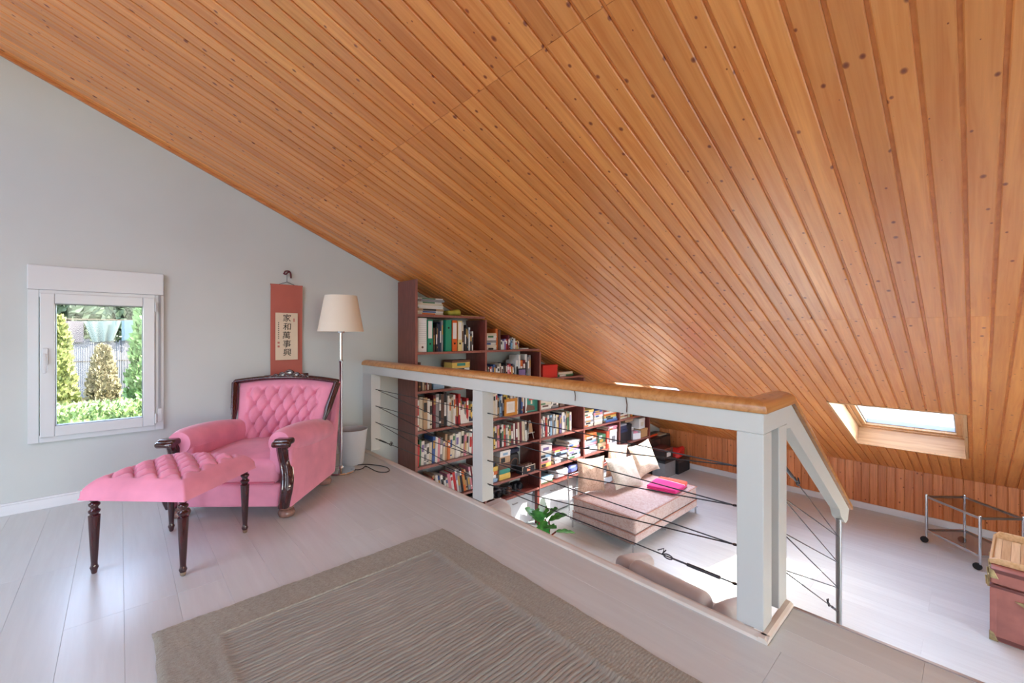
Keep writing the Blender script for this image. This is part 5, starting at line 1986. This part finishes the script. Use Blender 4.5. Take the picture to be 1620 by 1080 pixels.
# ------------------------------------------------------------------ old trunk and bamboo tray
M_trunk = plain('worn_red_brown_leather', (160, 100, 90), 0.5, var=0.16, vscale=9, bump=0.25, bscale=40)
M_strip = plain('dark_trunk_strip', (104, 58, 54), 0.5, var=0.1)
M_brass = plain('old_brass', (178, 160, 116), 0.45, metal=0.6, var=0.3, vscale=30)
tk = thing('travel_trunk', 'worn red brown travel trunk with brass corners and strips', 'trunk', (5.17, -0.075, ZL), rad(-3))
TL, TW, TH = 0.78, 0.50, 0.575
m = MB()
m.rbox((TL / 2, -TW / 2, 0.225), (TL / 2, TW / 2, 0.224), 0.012)
m.build('body', M_trunk, tk, smooth=50)
m = MB()
m.rbox((TL / 2, -TW / 2, 0.515), (TL / 2, TW / 2, 0.060), 0.012)
m.build('lid', M_trunk, tk, smooth=50)
m = MB()
e = 0.004
m.box(-e, -TW - e, 0.425, TL + e, e, 0.448)
m.build('closing_strip', M_strip, tk, bevel=0.002)
for z_ in (0.012, 0.545):
    m = MB()
    m.box(-e * 0.7, -TW - e * 0.7, z_, 0.03, e * 0.7, z_ + 0.028)
    m.build('edge_strip', M_strip, tk, bevel=0.002)
for y_ in (0.0, -TW):
    m = MB()
    m.box(-e * 0.7, y_ - (0.032 if y_ == 0 else -0.0) + (-0.0), 0.04, e, y_ + (0.0028 if y_ == 0 else 0.032), 0.42)
    m.build('edge_strip', M_trunk, tk, bevel=0.002)
for x, y_, z_ in ((0, 0, 0), (0, -TW, 0), (0, 0, 0.50), (0, -TW, 0.50), (TL, 0, 0), (TL, 0, 0.50)):
    m = MB()
    sy_ = -1 if y_ == 0 else 1
    sx_ = 1 if x == 0 else -1
    w_ = 0.006
    ya, yb = sorted((y_ - sy_ * w_, y_ + sy_ * 0.045))
    xa, xb = sorted((x - sx_ * w_, x + sx_ * 0.004))
    m.prism([(ya, z_), (yb, z_), ((ya + yb) / 2, z_ + 0.062), (ya, z_ + 0.075)] if sy_ > 0 else [(ya, z_), (yb, z_), (yb, z_ + 0.075), ((ya + yb) / 2, z_ + 0.062)], 'x', xa, xb)
    xa, xb = sorted((x - sx_ * w_, x + sx_ * 0.045))
    ya, yb = sorted((y_ - sy_ * w_, y_ + sy_ * 0.004))
    m.prism([(xa, z_), (xb, z_), (xb, z_ + 0.055), (xa, z_ + 0.07)], 'y', ya, yb)
    m.build('brass_corner', M_brass, tk, bevel=0.002)
m = MB()
m.prism([(-0.18, 0.335), (-0.13, 0.365), (-0.27, 0.375), (-0.27, 0.325)], 'x', -0.012, 0)
m.tube(smooth_path([(-0.012, -0.19, 0.35), (-0.028, -0.22, 0.335), (-0.030, -0.28, 0.33), (-0.028, -0.34, 0.335), (-0.012, -0.37, 0.35)], 4), 0.011, 8)
m.build('side_handle', M_brass, tk, smooth=50)
for x in (0.10, 0.30, 0.50, 0.68):
    m = MB()
    m.rbox((x, 0.010, 0.44), (0.022, 0.010, 0.05), 0.006)
    m.tube([(x, 0.022, 0.40), (x, 0.028, 0.47)], 0.007, 8)
    m.build('latch', M_brass, tk, smooth=50)
M_bamboo = pine('bamboo', (0.74, 0.53, 0.30, 1), (0.62, 0.40, 0.20, 1), rough=0.4, knots=False)
by_ = thing('bamboo_tray', 'bamboo serving tray with raised ends on top of the trunk', 'tray', (5.60, -0.33, ZL + TH + 0.002), rad(-3))
hx_, hy_ = 0.325, 0.235
n_s = 9
for k in range(n_s):
    m = MB()
    w_ = 2 * hy_ / n_s
    m.box(-hx_ + 0.02, -hy_ + k * w_ + 0.001, 0.008, hx_ - 0.02, -hy_ + (k + 1) * w_ - 0.001, 0.016)
    m.build('slat', M_bamboo, by_)
for s_ in (-1, 1):
    m = MB()
    m.box(-hx_, s_ * hy_ - 0.008, 0.0, hx_, s_ * hy_ + 0.008, 0.036)
    m.build('side', M_bamboo, by_, bevel=0.004)
    m = MB()
    hgt = 0.075 if s_ > 0 else 0.05
    poly = [(-hy_ - 0.006, 0.0), (hy_ + 0.006, 0.0), (hy_ + 0.006, 0.035), (hy_ - 0.03, hgt), (-hy_ + 0.03, hgt), (-hy_ - 0.006, 0.035)]
    m.prism(poly, 'x', s_ * hx_ - 0.009, s_ * hx_ + 0.009)
    m.build('end_handle', M_bamboo, by_, bevel=0.005)

# ================================================================== GARDEN OUTSIDE THE WINDOW
M_grass = plain('garden_ground', (96, 104, 66), 0.95, var=0.2, vscale=3)
m = MB()
m.box(-14, GY + 0.6, ZL - 0.15, KX + 0.4, 26, ZL - 0.05)
g_ = m.build('garden_ground', M_grass)
m = MB()
m.box(KX + 0.4, -30, ZL - 0.15, 60, 40, ZL - 0.06)
struct(m.build('bounce_ground', plain('bounce_ground_stone', (96, 100, 104), 0.9, var=0.03)), 'stone ground added outside to brighten the skylights', 'ground')  # ground added so the skylights look bright and catch bounce
struct(g_, 'grassy garden ground beyond the gable window', 'ground')

def foliage_mat(name, a, b):
    m = Mat(name, srgb(*a), 0.7)
    oi = m.coords()
    m.color(m.ramp(m.noise(oi, 9, 3), [(0.3, srgb(*b)), (0.7, srgb(*a))]))
    return m.m
M_hedge = foliage_mat('hedge_leaves', (140, 158, 96), (100, 124, 68))
M_thuja = foliage_mat('thuja_yellow_green', (140, 142, 80), (102, 110, 54))
M_thujab = foliage_mat('thuja_tan_green', (142, 128, 92), (100, 94, 60))
M_tree = foliage_mat('tree_leaves', (112, 142, 80), (78, 110, 54))
M_far = foliage_mat('distant_leaves', (76, 90, 64), (54, 68, 46))
M_bark = plain('bark', (96, 78, 62), 0.9, var=0.2)
rf = random.Random(21)

def leaves(m, n, fn, size):
    """scatter small folded leaves on points given by fn() -> (point, outward normal)"""
    for _ in range(n):
        p, nr = fn()
        p, nr = Vector(p), Vector(nr).normalized()
        up = Vector((rf.uniform(-1, 1), rf.uniform(-1, 1), rf.uniform(0.2, 1.2))).normalized()
        d = (up * 0.8 + nr * 0.7).normalized()
        s_ = d.cross(nr + Vector((0.01, 0.02, 0.03)))
        s_ = s_.normalized() if s_.length > 1e-3 else Vector((1, 0, 0))
        L = size * rf.uniform(0.7, 1.3)
        w_ = L * 0.34
        f_ = s_.cross(d) * (L * 0.12)
        m.add([p, p + d * L * 0.5 + s_ * w_ + f_, p + d * L, p + d * L * 0.5 - s_ * w_ + f_, p + d * L * 0.5], [(0, 1, 4), (1, 2, 4), (2, 3, 4), (3, 0, 4)])

def conifer(name, label, cat, loc, h, r, mat, n, size):
    t = thing(name, label, cat, loc)
    prof = lambda q: r * (0.80 + 0.25 * math.sin(min(1, q * 1.6) * math.pi * 0.55)) * (1 - q ** 2.4) ** 0.75 + 0.01
    m = MB()
    m.lathe([(prof(q / 10) * 0.82, h * q / 10 + 0.02) for q in range(11)], n=14)
    def fn():
        q = rf.random() ** 1.1
        a = rf.uniform(0, 6.283)
        rr = prof(q) * rf.uniform(0.78, 1.03) * (1 + 0.12 * math.sin(a * 5 + q * 14))
        return (rr * math.cos(a), rr * math.sin(a), h * q), (math.cos(a), math.sin(a), 0.5)
    leaves(m, n, fn, size)
    m.build('foliage', mat, t)
    m = MB()
    m.lathe([(0.05, 0), (0.03, h * 0.4)], n=8)
    m.build('trunk', M_bark, t)
    return t
GZ = ZL - 0.05
conifer('thuja', 'tall yellow green conifer at the left of the window view', 'conifer', (-0.62, 8.3, GZ), 2.72, 0.19, M_thuja, 7000, 0.075)
conifer('thuja', 'shorter brownish conifer in the middle of the window view', 'conifer', (-0.19, 9.0, GZ), 2.30, 0.20, M_thujab, 6000, 0.08)
conifer('tall_shrub', 'tall bright green shrub at the right of the window view', 'shrub', (0.46, 9.70, GZ), 3.6, 0.36, M_tree, 7000, 0.10)
# clipped hedge
hd = thing('hedge', 'clipped bright green hedge below the conifers outside the window', 'hedge', (-0.4, 7.35, GZ))
m = MB()
m.rbox((0, 0, 0.78), (2.6, 0.36, 0.76), 0.15)
def hfn():
    if rf.random() < 0.45:
        return (rf.uniform(-2.6, 2.6), rf.uniform(-0.4, 0.38), 1.53 + rf.uniform(-0.05, 0.09)), (0, 0, 1)
    return (rf.uniform(-2.6, 2.6), -0.36 + rf.uniform(-0.06, 0.05), rf.uniform(0.05, 1.56)), (0, -1, 0.2)
leaves(m, 16000, hfn, 0.065)
m.build('foliage', M_hedge, hd)
# reed fence with posts
M_reed = plain('grey_reed', (92, 92, 96), 0.85, var=0.22, vscale=30)
fn_ = thing('reed_fence', 'grey reed fence standing behind the conifers', 'fence', (-0.3, 10.4, GZ))
m = MB()
x = -3.2
while x < 3.2:
    hh = 2.42 + rf.uniform(-0.05, 0.04)
    m.box(x, rf.uniform(-0.012, 0.0), 0, x + 0.020, rf.uniform(0.006, 0.016), hh)
    x += 0.0215
rd = m.build('reeds', M_reed, fn_)
rd['kind'] = 'stuff'
for x in (-3.0, -1.5, 0.0, 1.5, 3.0):
    m = MB()
    m.tube([(x, 0.06, 0), (x, 0.06, 2.6)], 0.03, 8)
    m.build('post', M_bark, fn_)
m = MB()
for z_ in (0.5, 1.3, 2.05):
    m.tube([(-3.2, -0.02, z_), (3.2, -0.02, z_)], 0.006, 6)
m.build('wire', M_bark, fn_)
# shade cloth sagging over the fence: grey, green and blue-green panels
M_cloth1 = fabric('pinkish_grey_cloth', (84, 76, 76), 0.9)
M_cloth2 = fabric('pale_green_cloth', (96, 108, 100), 0.9)
M_cloth3 = fabric('blue_green_cloth', (66, 86, 94), 0.9)
for nm, lab, x0, x1, mt_, fold in (('shade_cloth', 'pinkish grey shade cloth above the reed fence', -2.6, -0.46, M_cloth1, 6), ('shade_cloth', 'gathered pale green shade cloth above the fence', -0.46, 0.02, M_cloth2, 40), ('shade_cloth', 'blue green shade cloth at the right above the fence', 0.02, 1.1, M_cloth3, 7)):
    t = thing(nm, lab, 'cloth', (0, 10.36, GZ), group='shade cloths over the fence')
    m = MB()
    def fn(u, v, s_=0):
        x = x0 + (x1 - x0) * u
        gather = 1 - (0.45 * (1 - v) if fold == 40 else 0)
        xm_ = (x0 + x1) / 2
        return (xm_ + (x - xm_) * gather, -0.03 + 0.03 * math.sin(x * fold) * (1 - 0.3 * v) + s_, 2.40 + 0.36 * v + 0.02 * math.sin(x * 3))
    m.grid(40, 6, fn)
    m.grid(40, 6, lambda u, v: fn(u, v, 0.004), flip=True)
    m.build('panel', mt_, t, smooth=80)
    m = MB()
    m.tube([(x0, 0, 2.77), (x1, 0, 2.77)], 0.008, 6)
    m.build('rope', M_bark, t)
# trees beyond the fence
def tree(label, loc, h, r, n):
    t = thing('tree', label, 'tree', loc, group='trees beyond the fence')
    m = MB()
    blobs = [(rf.uniform(-r, r) * 0.7, rf.uniform(-r, r) * 0.7, h - r * rf.uniform(0.4, 1.5), r * rf.uniform(0.4, 0.65)) for _ in range(9)]
    def fn():
        b = rf.choice(blobs)
        d = Vector((rf.gauss(0, 1), rf.gauss(0, 1), rf.gauss(0, 1))).normalized()
        return Vector(b[:3]) + d * b[3] * rf.uniform(0.6, 1.0), d
    leaves(m, n, fn, 0.16)
    m.build('crown', M_far, t)
    m = MB()
    m.tube([(0, 0, 0), (0.05, 0, h * 0.5), (0, 0.05, h * 0.8)], [0.12, 0.09, 0.05], 8)
    m.build('trunk', M_bark, t)
tree('loose pale green tree beyond the fence on the left', (-2.1, 13.5, GZ), 3.7, 0.85, 3500)
tree('loose pale green tree beyond the fence in the middle', (0.3, 14.5, GZ), 3.7, 0.85, 3500)
tree('loose pale green tree beyond the fence on the right', (2.7, 13.0, GZ), 3.9, 0.85, 3500)
tree('loose pale green tree close behind the left end of the fence', (-0.95, 12.0, GZ), 3.5, 0.62, 3500)
